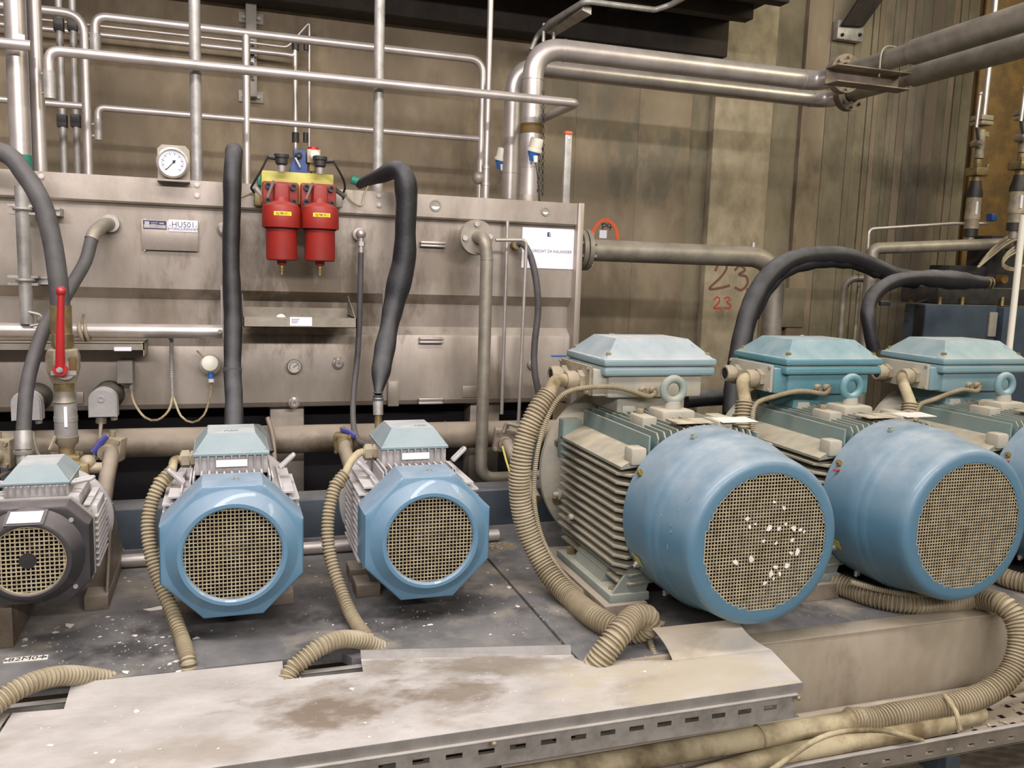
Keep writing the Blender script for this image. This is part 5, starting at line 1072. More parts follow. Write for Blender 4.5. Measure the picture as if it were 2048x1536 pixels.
# ================================================================ CONDUITS FROM THE MOTORS
def conduit(pts, r, label, pitch=.0125, depth=.15, tail=None, cable=None, clamp=None, smooth=25):
    q = [V(p) for p in pts]; t = thing('corrugated_conduit', label, 'conduit', (q[-1].x, q[-1].y, min(p.z for p in q)))
    put('conduit', MB().corr(q, r, pitch, depth, 16), ['conduit', 'groove'], t, smooth=smooth)
    if cable: put('inner_cable', MB().tube(spline([V(p) for p in cable], .02), r*.62, 14), 'cream', t)
    if clamp is not None: put('cable_tie', MB().ring(q[clamp], (q[clamp+1]-q[clamp-1]), r*1.02, .003, 20, 6), 'cream', t)
    return t
m1, m2 = V((.016, 2.75, .695)), V((.647, 2.75, .6955))
def dive(e, dx=.0): return [e, e+V((dx*.6, -.02, -.035)), e+V((dx, -.06, -.10)), e+V((dx, -.14, -.12))]
g = m1+V((-.164, .36, .225)); a = onY(344, 943, 3.05)
conduit([a]+P3((322, 965, 3.02), (305, 1000, 3.0), (296, 1050, 2.97), (303, 1110, 2.93), (322, 1170, 2.88), (345, 1225, 2.82))+[onZ(365, 1280, ZD+.024), onZ(375, 1316, ZD+.022), V((onZ(378, 1330, ZD).x, 2.588, ZD-.010)), V((onZ(379, 1334, ZD).x, 2.545, ZD-.052)), V((onZ(379, 1334, ZD).x, 2.46, ZD-.085))], .0235,
        'tan corrugated conduit along the left side of the left blue octagonal motor', cable=[g, g+V((-.02, 0, -.002)), g.lerp(a, .55)+V((-.01, 0, .012)), a, a+V((-.02, -.02, -.04))], clamp=1)
g = m2+V((-.164, .36, .225)); a = onY(690, 948, 3.05)
conduit([a]+P3((672, 970, 3.03), (660, 1010, 3.0), (655, 1060, 2.97), (660, 1110, 2.94), (678, 1170, 2.88), (698, 1220, 2.80))+[onZ(716, 1252, ZD+.024)]+dive(onZ(736, 1278, ZD+.02), .03), .0235,
        'tan corrugated conduit along the left side of the right blue octagonal motor', cable=[g, g+V((-.02, 0, -.002)), g.lerp(a, .55)+V((-.01, 0, .012)), a, a+V((-.02, -.02, -.04))], clamp=1)
e = onY(772, 1305, 2.605)
f = onY(577, 1352, 2.452)
conduit([f+V((-.05, -.16, -.12)), f+V((-.03, -.07, -.075)), f]+P3((602, 1324, 2.475), (640, 1294, 2.50), (680, 1279, 2.54), (722, 1281, 2.58), (752, 1294, 2.598))+[e, e+V((.02, -.005, -.05)), e+V((.025, -.03, -.11))], .0285,
        'arched tan conduit coming out of the middle notch of the tray cover', depth=.16)
e = onY(228, 1366, 2.605)
conduit(P3((-300, 1640, 2.16), (-120, 1500, 2.28), (0, 1402, 2.39), (45, 1374, 2.43), (95, 1356, 2.48), (140, 1351, 2.53), (190, 1356, 2.58))+[e, e+V((.02, -.005, -.05)), e+V((.025, -.03, -.11))], .0285,
        'arched tan conduit at the left notch of the tray cover', depth=.17)
# first big motor: thick conduit with U-turn
g = V((bx0-.276-.064, 2.2+.865, .782+.405)); a = onY(1098, 790, 2.98)
th = [a]+P3((1075, 822, 2.96), (1055, 865, 2.95), (1042, 920, 2.94), (1039, 980, 2.94), (1048, 1040, 2.93), (1068, 1095, 2.90), (1100, 1150, 2.84), (1145, 1198, 2.73))
th += [ onZ(1190, 1235, ZD+.041), onZ(1232, 1256, ZD+.041), onZ(1270, 1262, ZD+.045), onZ(1297, 1250, ZD+.075), onZ(1292, 1234, ZD+.105), onZ(1268, 1236, ZD+.11), onZ(1240, 1265, ZD+.09), onZ(1213, 1300, ZD+.045), onZ(1185, 1340, ZD-.02), onZ(1170, 1360, ZD-.08)]
conduit(th, .0415, 'thick tan conduit of the first big motor looping back into the tray', .0128, .14, cable=[g+V((.05, 0, 0)), g+V((-.005, 0, 0)), g.lerp(a, .5)+V((-.012, 0, .022)), a, a+V((-.02, -.02, -.04))], clamp=2)
s0 = V((bx0-.015, 2.2+.745, .782+.375))
conduit([s0, s0+V((-.03, -.012, -.02)), onY(1235, 775, 2.92), onY(1165, 776, 2.92), onY(1125, 790, 2.92), onY(1100, 825, 2.92), onY(1080, 880, 2.92), onY(1070, 940, 2.92), onY(1068, 1000, 2.92), onY(1079, 1060, 2.91), onY(1100, 1110, 2.88), onY(1133, 1155, 2.82), onZ(1175, 1192, ZD+.035), onZ(1215, 1225, ZD+.02), onZ(1255, 1248, ZD+.012)], .0098,
        'thin flexible conduit from the first big motor box beside the thick one', .0075, .2)
conduit([onZ(1330, 1250, ZD+.03), onZ(1308, 1244, ZD+.03), onZ(1298, 1258, ZD+.025), onZ(1302, 1290, ZD+.01), onZ(1316, 1322, ZD-.02), onZ(1325, 1340, ZD-.06)], .0105,
        'short thin conduit dropping into the tray beside the bent cover flap', .0085, .2)
# second big motor
g = V((bx0+bdx-.276-.064, 2.2+.865, .782+.405)); a = onY(1491, 805, 2.94)
conduit([a, onY(1489, 840, 2.92), onY(1492, 880, 2.9), onY(1515, 960, 2.87), onY(1560, 1060, 2.82), onY(1605, 1140, 2.73), onZ(1650, 1158, ZD+.055), onZ(1700, 1176, ZD+.046), onZ(1760, 1196, ZD+.042), onZ(1825, 1206, ZD+.041), onZ(1890, 1202, ZD+.042), onZ(1950, 1198, ZD+.044), onY(2000, 1206, 2.24), onY(2032, 1240, 2.18), onY(2040, 1290, 2.14), onY(2022, 1345, 2.12), onY(1975, 1385, 2.12), onY(1910, 1408, 2.12), onY(1850, 1420, 2.12), onY(1790, 1430, 2.12), onY(1745, 1440, 2.12), onY(1698, 1440, 2.12)], .041,
        'thick tan conduit of the second big motor drooping over the deck edge', .0128, .14, cable=[g+V((.05, 0, 0)), g+V((-.005, 0, 0)), g.lerp(a, .45)+V((-.02, 0, .022)), a, a+V((0, -.02, -.05))], clamp=1)
s0 = V((bx0+bdx-.015, 2.2+.745, .782+.375))
conduit([s0, s0+V((-.03, -.012, -.02)), onY(1600, 782, 2.90), onY(1545, 794, 2.88), onY(1512, 808, 2.87), onY(1505, 840, 2.86), onY(1509, 880, 2.85), onY(1530, 960, 2.84)], .0098, 'thin flexible conduit in front of the second big motor box', .0075, .2)
conduit([onZ(1700, 1164, ZD+.11), onZ(1760, 1180, ZD+.085), onZ(1820, 1190, ZD+.08), onZ(1870, 1190, ZD+.075)], .0105, 'thin conduit lying along the thick one below the second big motor', .0085, .2)
# third big motor
g = V((bx0+2*bdx-.276-.064, 2.2+.865, .782+.405)); a = onY(1822, 808, 2.90)
conduit([a, onY(1820, 845, 2.88), onY(1830, 900, 2.86), onY(1880, 1000, 2.82), onY(1945, 1110, 2.74), onZ(2000, 1150, ZD+.042), onZ(2060, 1168, ZD+.041), onZ(2120, 1178, ZD+.041)], .0375, 'thick tan conduit of the third big motor at the right edge', .0128, .14, cable=[g+V((.05, 0, 0)), g+V((-.005, 0, 0)), g.lerp(a, .45)+V((-.02, 0, .022)), a, a+V((0, -.02, -.05))], clamp=1)
s0 = V((bx0+2*bdx-.015, 2.2+.745, .782+.375))
conduit([s0, s0+V((-.03, -.012, -.02)), onY(1920, 780, 2.90), onY(1870, 798, 2.88), onY(1838, 812, 2.87), onY(1830, 850, 2.84)], .0098, 'thin flexible conduit in front of the third big motor box', .0075, .2)
solo('blue_wire', MB().tube(P3((1103, 712, 3.1), (1132, 712, 3.2)), .004, 8), 'sensorblue', 'short blue wire end sticking out left of the first big motor box', 'wire')
for k in range(2):
    a = V((bx0+bdx*(k+1)-.30, 2.53, .782+.13)); solo('red_tag', MB().box(a, a+V((.035, .012, .006)), .002), 'redhandle', 'small red tag on the fins of the %s big motor' % ('second' if k == 0 else 'third'), 'tag')

# ================================================================ TRAY IN FRONT OF THE DECK
zc0 = ZD+.006
yc0 = onZ(1000, 1455, zc0).y; xr_ = onZ(1628, 1384, zc0).x
t = thing('tray_cover', 'dusty dented sheet steel cover lying on the cable tray in the foreground', 'cover', (.5, 2.2, zc0))
Q = lambda px, py: onZ(px, py, zc0)
yb1 = 2.566
xl0 = Q(0, 1490).x; 
nl = [Q(25, 1428), Q(128, 1420), Q(143, 1368)]; nm = [Q(565, 1324), Q(567, 1361), Q(726, 1345), Q(722, 1320)]
bend0, bend1 = Q(1345, 1322), Q(1542, 1301)
pr = Q(1165, 1325)
top = [V((Q(25, 1428).x-.03, yc0, zc0))]+nl+nm+[Q(1145, 1311), Q(1150, 1318), pr, bend0, bend1, V((xr_, yc0, zc0))]
mb = MB().prism(top, (0, 0, .003))
# bent flap
fl = onZ(1305, 1258, ZD+.10); fr = onZ(1475, 1240, ZD+.10); n = 8
zt5 = ZD+.085
A = [bend0, onZ(1328, 1287, zc0+.035), onZ(1305, 1258, zt5)]; B = [bend1, onZ(1500, 1274, zc0+.035), onZ(1475, 1240, zt5)]
def q2(P, s): return P[0]*(1-s)**2+(P[1]*2-(P[0]+P[2])/2)*2*s*(1-s)+P[2]*s*s
vs = []; fs = []
for i in range(n+1):
    s = i/n; a, b = q2(A, s), q2(B, s); vs += [a+V((0, 0, .003)), b+V((0, 0, .003)), b, a]
for i in range(n):
    o = 4*i
    for k in range(4): fs.append((o+k, o+(k+1) % 4, o+4+(k+1) % 4, o+4+k))
fs += [(4*n, 4*n+1, 4*n+2, 4*n+3)]
mb.add(vs, fs); put('cover_sheet', mb, 'cover', t)
# turned-up lip at the back
a0, a1 = Q(722, 1320), Q(1143, 1311); h0 = .018
put('back_lip', MB().prism([a0, a1, a1+V((0, .012, .030)), a0+V((0, .012, .026))], (0, .003, 0)), 'flange_lip', t)
xl_ = top[0].x
put('front_flange', MB().box((xl_, yc0-.002, zc0-.026), (xr_, yc0+.001, zc0+.003)).box((xr_-.002, yc0, zc0-.026), (xr_+.001, yc0+.1, zc0+.002)), 'flange_lip', t)
t2 = thing('tray_cover', 'second clean white cover plate at the far left edge', 'cover', (xl_-.5, 2.2, zc0))
put('cover_sheet', MB().prism([V((xl_-.012, yc0, zc0)), Q(20, 1428), V((-1.6, Q(20, 1428).y, zc0)), V((-1.6, yc0, zc0))], (0, 0, .003)).box((-1.6, yc0-.002, zc0-.033), (xl_-.012, yc0+.001, zc0+.003)), 'galv', t2)
# the covered tray
t = thing('cable_tray', 'covered slotted steel cable tray along the front of the deck', 'tray', (.3, 2.2, ZD-.13))
zT0, zT1 = ZD-.105, zc0-.030
xr2 = xr_-.02
sl = []; x = 0
L = xr2+1.6
while x < L-.09: sl.append((x+.02, x+.065)); x += .088
put('side_rail', MB().slotted((-1.6, yc0+.006, zT0), (1, 0, 0), (0, 0, 1), (0, 1, 0), L, zT1-zT0, ((.038, .053), sl), .002), 'galv', t, smooth=0)
put('rail_lip', MB().box((-1.6, yc0-.013, zT1), (xr2, yc0+.012, zT1+.004), .001), 'galv', t)
xb2 = 1.25
put('back_rail', MB().slotted((-1.6, 2.505, zT0), (1, 0, 0), (0, 0, 1), (0, -1, 0), 2.9, zT1-zT0, ((.03, .045), [s for s in sl if s[1] < 2.8]), .002), 'galv', t, smooth=0)
put('back_rail_lip', MB().box((-1.6, 2.49, zT1+.006), (1.3, 2.512, zT1+.010), .001), 'galv', t)
mb = MB()
for k in range(14): y = yc0+.02+k*.034; mb.box((-1.6, y, zT0), (1.3 if y > 2.25 else xr2, y+.022, zT0+.002))
x = -1.6
while x < xr2: mb.box((x, yc0+.008, zT0), (x+.04, 2.27 if x > 1.26 else 2.503, zT0+.0018)); x += .11
put('tray_bottom', mb, 'dull_steel', t, smooth=0)
for px, py in ((988, 1487), (1597, 1396)): p = onY(px, py, yc0-.01); put('cover_screw', MB().ball(p, .007, 10).hexa(p+V((0, .006, 0)), p+V((0, -.002, 0)), .010), 'valve', t)
for x in (-.6, .25): put('tray_support', MB().box((x, 2.3, 0), (x+.05, 2.45, zT0), .003), 'beam', t)
for k, (y, r, m) in enumerate(((2.15, .018, 'cream'), (2.20, .02, 'rubber'), (2.27, .018, 'conduit'), (2.34, .016, 'cream'), (2.40, .018, 'rubber'))):
    solo('tray_cable', MB().cyl((-1.5, y, zT0+.003+r), (1.25 if y > 2.2 else 1.55, y, zT0+.003+r), r, n=10), m, 'cable running inside the covered tray, %s from the front rail' % ('first', 'second', 'third', 'fourth', 'fifth')[k], 'cable')

# the lower open tray on the right
zl0 = .105
t = thing('cable_tray', 'open slotted lower cable tray at bottom right, full of dirty cables', 'tray', (2.0, 1.95, zl0))
yb3 = 2.262; yf3 = onZ(1800, 1495, zl0+.06).y
za = onY(1700, 1413, yb3).z

sl2 = []; x = 0
while x < 5.1: sl2.append((x+.02, x+.05)); x += .085
put('back_rail', MB().slotted((.2, yb3, zl0), (1, 0, 0), (0, 0, 1), (0, 1, 0), 5.3, za-zl0, (((za-zl0)*.42, (za-zl0)*.6), sl2), .003), 'brown_pipe', t, smooth=0)
put('back_lip', MB().box((.2, yb3-.014, za-.003), (5.5, yb3+.003, za)), 'galv', t)
put('front_rail', MB().slotted((.2, yf3, zl0-.002), (1, 0, 0), (0, 0, 1), (0, 1, 0), 5.3, .062, ((.02, .03), sl2), .003), 'dull_steel', t, smooth=0)
put('front_lip', MB().box((.2, yf3-.002, zl0+.058), (5.5, yf3+.014, zl0+.062), .001), 'galv', t)
mb = MB(); x = .2
while x < 5.4:
    mb.box((x, yf3, zl0), (x+.062, yb3, zl0+.002)); x += .085
for k in range(6): y = yf3+.0+k*(yb3-yf3)/5.4; mb.box((.2, y, zl0), (5.5, y+.03, zl0+.0022))
put('tray_bottom', mb, 'brown_pipe', t, smooth=0)
for x in (.6, 2.2, 3.6): put('tray_foot', MB().box((x, yf3+.02, 0), (x+.06, yb3-.01, zl0), .003), 'beam', t)
a = onY(1698, 1440, 2.12)
t = thing('pale_cable', 'pale dirty cable bundle leaving the thick conduit mouth in the lower tray', 'cable', (1.6, 2.1, zl0))
put('cable', MB().tube(spline([a+V((.05, 0, 0)), a+V((-.06, 0, -.012)), onZ(1600, 1461, zl0+.06), onZ(1520, 1475, zl0+.055), onZ(1330, 1508, zl0+.05), onZ(1100, 1548, zl0+.045), onZ(900, 1580, zl0+.045)], .03), .0355, 18), 'cream', t)
put('tie', MB().ring(onZ(1518, 1475, zl0+.055), (1, 0, 0), .037, .003, 20, 6), 'conduit', t)
qq = [V((a.x-.9, 1.93, zl0+.012)), V((a.x-.5, 1.97, zl0+.03)), onY(1640, 1476, 1.99), onY(1740, 1460, 2.02), onY(1790, 1466, 1.98), onZ(1845, 1482, zl0+.06)]
solo('thin_cable', MB().tube(spline(qq, .03), .0085, 10), 'cream', 'thin ochre cable lying across the pale bundle in the lower tray', 'cable')
for (pts, r, m, lab) in ((((1380, 1562), (1500, 1527), (1620, 1500), (1750, 1476), (1850, 1456), (1960, 1425)), .031, 'cream', 'wide pale cable beside the front rail of the lower tray'),
                         (((1250, 1580), (1450, 1530), (1640, 1485), (1800, 1452), (1960, 1415)), .016, 'conduit', 'tan cable between the two wide pale cables in the lower tray'),
                         (((1000, 1540), (1300, 1490), (1600, 1440), (1900, 1392), (2150, 1350)), .022, 'brown_pipe', 'brown cable against the back rail of the lower tray')):
    solo('tray_cable', MB().tube(spline([onZ(x, y, zl0+.004+r) for x, y in pts], .04), r, 14), m, lab, 'cable')
qq = [onZ(1965, 1412, zl0+.05), onZ(2000, 1390, zl0+.06), onZ(2060, 1365, zl0+.08), onZ(2120, 1350, zl0+.1)]
conduit(qq, .014, 'pale thin conduit pair end at the far right of the lower tray', .009, .18)
p0 = onZ(1920, 1460, zl0+.062); solo('cable_hook', MB().tube(fillet([p0, p0+V((.0, .02, .05)), p0+V((.03, .10, .065))], .02), .008, 8), 'cream', 'small pale hook standing on the lower tray edge under the thick conduit', 'hook')
mb = MB()
for k in range(260):
    x, y = RND.uniform(1.0, 3.2), RND.uniform(yf3+.03, yb3-.03); s = RND.uniform(.003, .009); a = RND.uniform(0, 6); z = zl0+.004+RND.uniform(0, .004)
    mb.prism([(x+s*math.cos(a+i*1.57)*RND.uniform(.6, 1.2), y+s*math.sin(a+i*1.57)*RND.uniform(.6, 1.2), z) for i in range(4)], (0, 0, .002))
o = solo('tray_litter', mb, 'crumb', 'fine pale litter strewn over the lower tray bottom', 'litter', smooth=0); o['kind'] = 'stuff'

# ================================================================ RIGHT BACKGROUND
t = thing('sleeved_hose', 'big black sleeved hose arching from behind the first big motor to the far machine', 'hose', onY(1465, 800, 3.9))
q = P3((1466, 830, 3.85), (1470, 770, 3.9), (1482, 690, 3.95), (1500, 620, 4.0), (1530, 562, 4.05), (1575, 524, 4.1), (1630, 512, 4.15), (1690, 514, 4.2), (1745, 533, 4.25), (1790, 552, 4.28), (1830, 560, 4.3))
put('sleeve', MB().tube(spline(q, .025), wob(.055, .05, 8), 22), 'sleeve', t)
put('sleeve_flap', MB().tube(spline([p+V((.03, .0, -.035)) for p in q[3:9]], .03), wob(.035, .2, 5), 10), 'sleeve', t)
t = thing('sleeved_hose', 'black sleeved hose curving over to the manifold at the far right', 'hose', onY(1750, 680, 3.9))
q = P3((1748, 700, 3.9), (1738, 650, 3.92), (1737, 615, 3.95), (1752, 585, 3.98), (1790, 562, 4.0), (1840, 556, 4.02), (1900, 560, 4.05), (1950, 564, 4.1), (1980, 566, 4.12))
rad2 = [.036, .04, .042, .04, .042, .054, .058, .044, .03]; pp2 = spline(q, .025)
def rf2(i):
    s = i/(len(pp2)-1)*(len(rad2)-1); k = min(int(s), len(rad2)-2); return (rad2[k]+(rad2[k+1]-rad2[k])*(s-k))*(1+.04*math.sin(i*1.1))
put('sleeve', MB().tube(pp2, rf2, 22), 'sleeve', t); p = onY(1765, 606, 3.93); put('torn_flap', MB().box(p+V((-.01, 0, -.015)), p+V((.06, .02, .012)), .004), 'sleeve', t)
e = q[-1]; put('tie_wraps', MB().ring(e+V((-.03, 0, 0)), (1, 0, 0), .035, .005).ring(e, (1, 0, 0), .033, .005), 'brass', t)
solo('sleeved_hose', MB().tube(spline(P3((1370, 800, 3.95), (1410, 796, 3.95), (1470, 793, 3.95)), .02), .045, 18), 'sleeve', 'short black sleeve lying level behind the lifting eye of the first big motor', 'hose')
t = thing('machine_base', 'slate blue machine housing in the right background', 'machine', onY(1940, 690, 4.5))
a, b = onY(1850, 608, 4.35), onY(2100, 720, 4.35)
put('housing', MB().box((a.x, 4.35, .0), (a.x+.60, 4.52, a.z), .006), 'cabinet', t); put('end_panel', MB().box((a.x+.64, 4.33, .0), (a.x+1.5, 4.6, a.z-.01), .006), 'cabinet', t)
put('edge_post', MB().box((a.x-.012, 4.345, .0), (a.x+.004, 4.42, a.z-.01)), 'void', t); c = onY(1985, 655, 4.34); put('door_pull', MB().box((c.x-.035, 4.335, c.z-.06), (c.x+.03, 4.35, c.z+.10), .003), 'greybox', t)
for px in (1880, 1925, 2005): p = onY(px, 600, 4.4); put('top_screw', MB().cyl(p+V((0, 0, -.04)), p+V((0, 0, .02)), .010, n=10), 'bright_brass', t)
t = thing('valve_manifold', 'dark oily valve manifold standing on the slate machine', 'manifold', onY(1970, 605, 4.4))
a, b = onY(1878, 572, 4.42), onY(2060, 606, 4.42); put('block', MB().box((a.x, 4.42, b.z-.02), (b.x, 4.75, a.z), .01), 'blackplastic', t)
a, b = onY(1985, 470, 4.5), onY(2040, 580, 4.5); put('column_block', MB().box((a.x, 4.5, b.z), (b.x, 4.7, a.z), .01), 'fan', t); a, b = onY(1905, 530, 4.5), onY(1990, 575, 4.5); put('side_block', MB().box((a.x, 4.52, b.z), (b.x, 4.7, a.z), .01), 'fan', t)
p = onY(2010, 558, 4.40); put('yellow_plug', MB().cyl(p, p+V((0, .05, 0)), .03, n=14), 'mustard', t)
solo('white_tube', MB().cyl(onY(2018, 700, 3.85), onY(2047, 430, 3.85), .0185, n=18), 'whiteplastic', 'leaning pale tube before the slate machine at the right edge', 'tube')
t = thing('hose_bundle', 'loops of clear tubing draped over the dark manifold', 'tube', onY(1990, 540, 4.35))
for k in range(3): put('clear_hose', MB().tube(spline(P3((1955+4*k, 535-5*k, 4.35), (1985, 510-6*k, 4.34), (2015, 487-6*k, 4.34), (2050, 472-8*k, 4.34)), .03), .010, 8), 'valve', t)
for k in range(3): put('clear_hose', MB().tube(spline(P3((2048, 480+8*k, 4.36), (2015, 505+5*k, 4.36), (2005, 525+4*k, 4.36), (2025, 537+2*k, 4.36), (2050, 530, 4.36)), .03), .007, 8), 'valve', t)
# pipes in the right background
YP = 4.6
a = onY(1745, 497, YP); b = onY(1965, 488, YP)
t = thing('branch_pipe', 'grey horizontal pipe ending in a bolted flange below the tall valves', 'pipe', (a.x, YP, a.z))
put('pipe_run', MB().tube(fillet([(a.x, YP+.0, ZD), (a.x, YP, a.z-.0), (b.x+.02, YP-.2, b.z)], .05), .037, 22), 'dull_steel', t)
c = V((b.x+.02, YP-.2, b.z)); mb = MB(); flange(mb, c, (1, -.1, 0), .062, .03, 28); put('flange', mb, 'dull_steel', t); bolts(t, c+V((-.002, 0, 0)), (-1, .1, 0), .05, 4, .010, .016, 'steel', .78)
q = P3((1732, 560, 4.7), (1738, 458, 4.7), (1905, 447, 4.6), (1975, 447, 4.55)); pipe('upper_tube', q, .0105, 'steel', 'thin bright tube running above the grey branch pipe', 'tube', rad=.04, n=10)
q = P3((1683, 700, 4.9), (1690, 556, 4.9), (1752, 556, 4.75)); t = thing('bent_pipe', 'slim grey pipe with a yellow joint bending behind the big black hose', 'pipe', onY(1683, 700, 4.9)); q[0].z = 0; q[0].x = q[1].x
put('pipe_run', MB().tube(fillet(q, .12), .023, 16), 'dull_steel', t); p = onY(1722, 556, 4.83); put('yellow_joint', MB().cyl(p+V((-.025, .01, 0)), p+V((.03, -.01, 0)), .027, n=16), 'mustard', t)
x = onY(1712, 640, 4.95).x; pipe('slim_pipe', [(x, 4.95, 0), (x, 4.95, zY(1726, 560, 4.95))], .014, 'dull_steel', 'slimmest vertical pipe behind the far black hose', n=12)
def tall_valve(px, dy, yy, s, lab):
    c = onY(px, 400+dy, yy); X, Y = c.x, yy
    def z(y): return zY(px, y+dy, yy)
    t = thing('line_valve', lab, 'valve', (X, Y, z(490)))
    r = .05*s
    put('lower_neck', MB().cyl((X, Y, z(490)), (X, Y, z(470)), r*.55, n=16), 'dull_steel', t); put('lower_gaiter', MB().cyl((X, Y, z(474)), (X, Y, z(457)), r*.88, n=20), 'blackplastic', t)
    put('strainer_body', MB().lathe((X, Y, 0), (0, 0, 1), [(0, z(458)), (r*.9, z(458)), (r*.9, z(440)), (r*.97, z(440)), (r*.97, z(430)), (r*.92, z(428)), (r*.92, z(394)), (0, z(394))], 24), 'valve', t)
    put('paper_label', MB().box((X-r*.55, Y-r*1.0, z(430)), (X-r*.25, Y-r*.8, z(404))), 'white', t)
    put('upper_gaiter', MB().lathe((X, Y, 0), (0, 0, 1), [(0, z(396)), (r*1.0, z(395)), (r*1.02, z(388)), (r*.75, z(372)), (r*.7, z(362)), (0, z(362))], 20), 'blackplastic', t)
    put('brass_flange', MB().box((X-r*1.05, Y-r, z(352)), (X+r*1.05, Y+r, z(335)), .008).cyl((X, Y, z(362)), (X, Y, z(350)), r*.55, n=14).cyl((X, Y, z(335)), (X, Y, z(318)), r*.5, n=14), 'brass', t)
    for dx in (-.85, .85): put('cap_screw', MB().cyl((X+dx*r, Y-r*.8, z(335)), (X+dx*r, Y-r*.8, z(328)), .011, n=8), 'brass', t)
    put('valve_body', MB().lathe((X+.005, Y, 0), (0, 0, 1), [(0, z(316)), (r*.62, z(316)), (r*.6, z(300)), (r*.55, z(290)), (r*.6, z(270)), (r*.5, z(258)), (0, z(258))], 10).box((X+.0, Y-r*.5, z(272)), (X+r*.9, Y, z(262))), 'valve', t)
    put('top_flange', MB().box((X-r, Y-r, z(250)), (X+r, Y+r, z(242)), .004).box((X-r*.95, Y-r*.9, z(240)), (X+r*.98, Y+r, z(230)), .003), 'valve', t); put('flange_gap', MB().box((X-r*.98, Y-r*.95, z(242)), (X+r, Y+r, z(240))), 'blackplastic', t)
    p = V((X-r*.85, Y-r*.7, z(288))); put('pivot', MB().cyl(p+V((0, .05, 0)), p+V((0, -.012, 0)), .024*s, n=14), 'dull_steel', t); put('pivot_nut', MB().hexa(p+V((-.01, -.012, 0)), p+V((-.01, -.03, 0)), .011), 'steel', t)
    k1 = V((X-r*1.75, Y-r*.9, z(258))); k2 = V((X-r*1.62, Y-r*.9, z(190)))
    put('lever', MB().tube([p, k1, k1.lerp(k2, .02)], .009, 8), 'blackplastic', t); l = put('lever_grip', MB().tube([k1, k2], .011*s, 10), 'steel', t); put('ball_end', MB().ball(k2, .0155*s), 'steel', l)
    return t, X, Y, z
t, X, Y, z = tall_valve(1948, 0, 4.55, 1.0, 'left tall valve stack with a steel lever in front of the mustard column')
put('clear_tube', MB().tube([V((X+.012, Y, z(232))), V((X+.015, Y, z(120))), V((X+.012, Y, z(-40)))], .017, 14), 'steel', t); put('orange_band', MB().box((X-.010, Y-.022, z(118)), (X+.034, Y+.022, z(95)), .003), 'mustard', t)
t, X, Y, z = tall_valve(2036, -12, 4.25, 1.06, 'right tall valve stack cut by the right edge of the view')
put('clear_tube', MB().tube([V((X+.02, Y, z(232))), V((X+.02, Y, z(60)))], .015, 14), 'steel', t)
p = onY(1990, 436, 4.5); solo('blue_valve', MB().box(p+V((-.025, 0, -.02)), p+V((.02, .05, .03)), .005), 'bluevalve', 'small dark blue fitting between the two tall valve stacks', 'fitting')
t = thing('mustard_column', 'mustard painted steel column at the right edge', 'column', onY(1990, 700, 5.15))
a, b = onY(1940, 350, 5.15), onY(2030, 350, 5.15)
put('front_flange', MB().box((a.x, 5.15, 0), (b.x+.02, 5.17, 4.2), .003), 'mustard', t); put('web', MB().box(((a.x+b.x)/2-.01, 5.17, 0), ((a.x+b.x)/2+.01, 5.28, 4.2)), 'mustard', t); put('rear_flange', MB().box((a.x+.1, 5.28, 0), (b.x+.02, 5.3, 4.2), .003), 'mustard', t)
q = P3((1990, 90, 5.12), (2048, 70, 5.12)); put('brace', MB().prism([q[0], q[0]+V((.14, 0, 0)), q[1]+V((.35, 0, .35)), q[1]+V((.2, 0, .35))], (0, .02, 0)), 'mustard', t)
a, b = onY(1822, 600, 4.6), onY(1848, 690, 4.6); solo('mustard_bracket', MB().prism([(a.x, 4.6, a.z), (b.x, 4.6, a.z-.06), (b.x, 4.6, ZD), (a.x+.03, 4.6, ZD), (a.x+.03, 4.6, a.z-.14)], (0, .02, 0)), 'mustard', 'mustard bracket plate left of the slate machine', 'bracket')
for k, q in enumerate((((1868, 598), (1835, 605), (1810, 622)), ((1845, 635), (1815, 637), (1800, 655), (1796, 660)), ((1845, 658), (1825, 652), (1808, 640)))):
    solo('loose_wire', MB().tube(spline([onY(x, y, 4.5) for x, y in q], .02), .005, 6), 'fan', ('upper', 'middle', 'lower')[k]+' loose dark wire left of the slate machine', 'wire')
q = P3((1450, 690, 4.9), (1640, 700, 5.2)); 
a, b = onY(1560, 575, YW-.01), onY(1608, 655, YW-.01); t = thing('wall_patch', 'square outlined patch on the concrete behind the end pipe', 'patch', (a.x, YW, b.z)); put('panel', MB().box((a.x, YW+.001, b.z), (b.x, YW+.04, a.z), .004), 'concrete_grey', t)

# ================================================================ PAPER SCRAPS AND LITTER
def scrap_mesh(seed):
    r = random.Random(seed); n = r.choice((4, 5, 6)); mb = MB()
    top = [(math.cos(i*6.283/n)*r.uniform(.6, 1.1), math.sin(i*6.283/n)*r.uniform(.35, .8), r.uniform(.02, .22)) for i in range(n)]
    return mb.prism(top, (0, 0, .06))
protos = []
def scrap(p, s, rz, label, group, tilt=None, base='paper_scrap'):
    k = RND.randrange(6)
    if len(protos) <= k:
        while len(protos) <= k:
            protos.append(put('paper_scrap', scrap_mesh(len(protos)+20), 'paper', None, 0)); protos[-1]['_used'] = 0
    src = protos[k]
    if not src['_used']: o = src; src['_used'] = 1
    else: o = src.copy(); COL.objects.link(o)
    o.location = p; o.scale = (s, s, s*.6); o.rotation_euler = tilt if tilt else (0, 0, rz)
    o['label'] = label; o['category'] = 'scrap'; o['group'] = group; return o
LD = 'small white paper scrap lying on the dark steel deck'; GD = 'paper scraps on the deck'
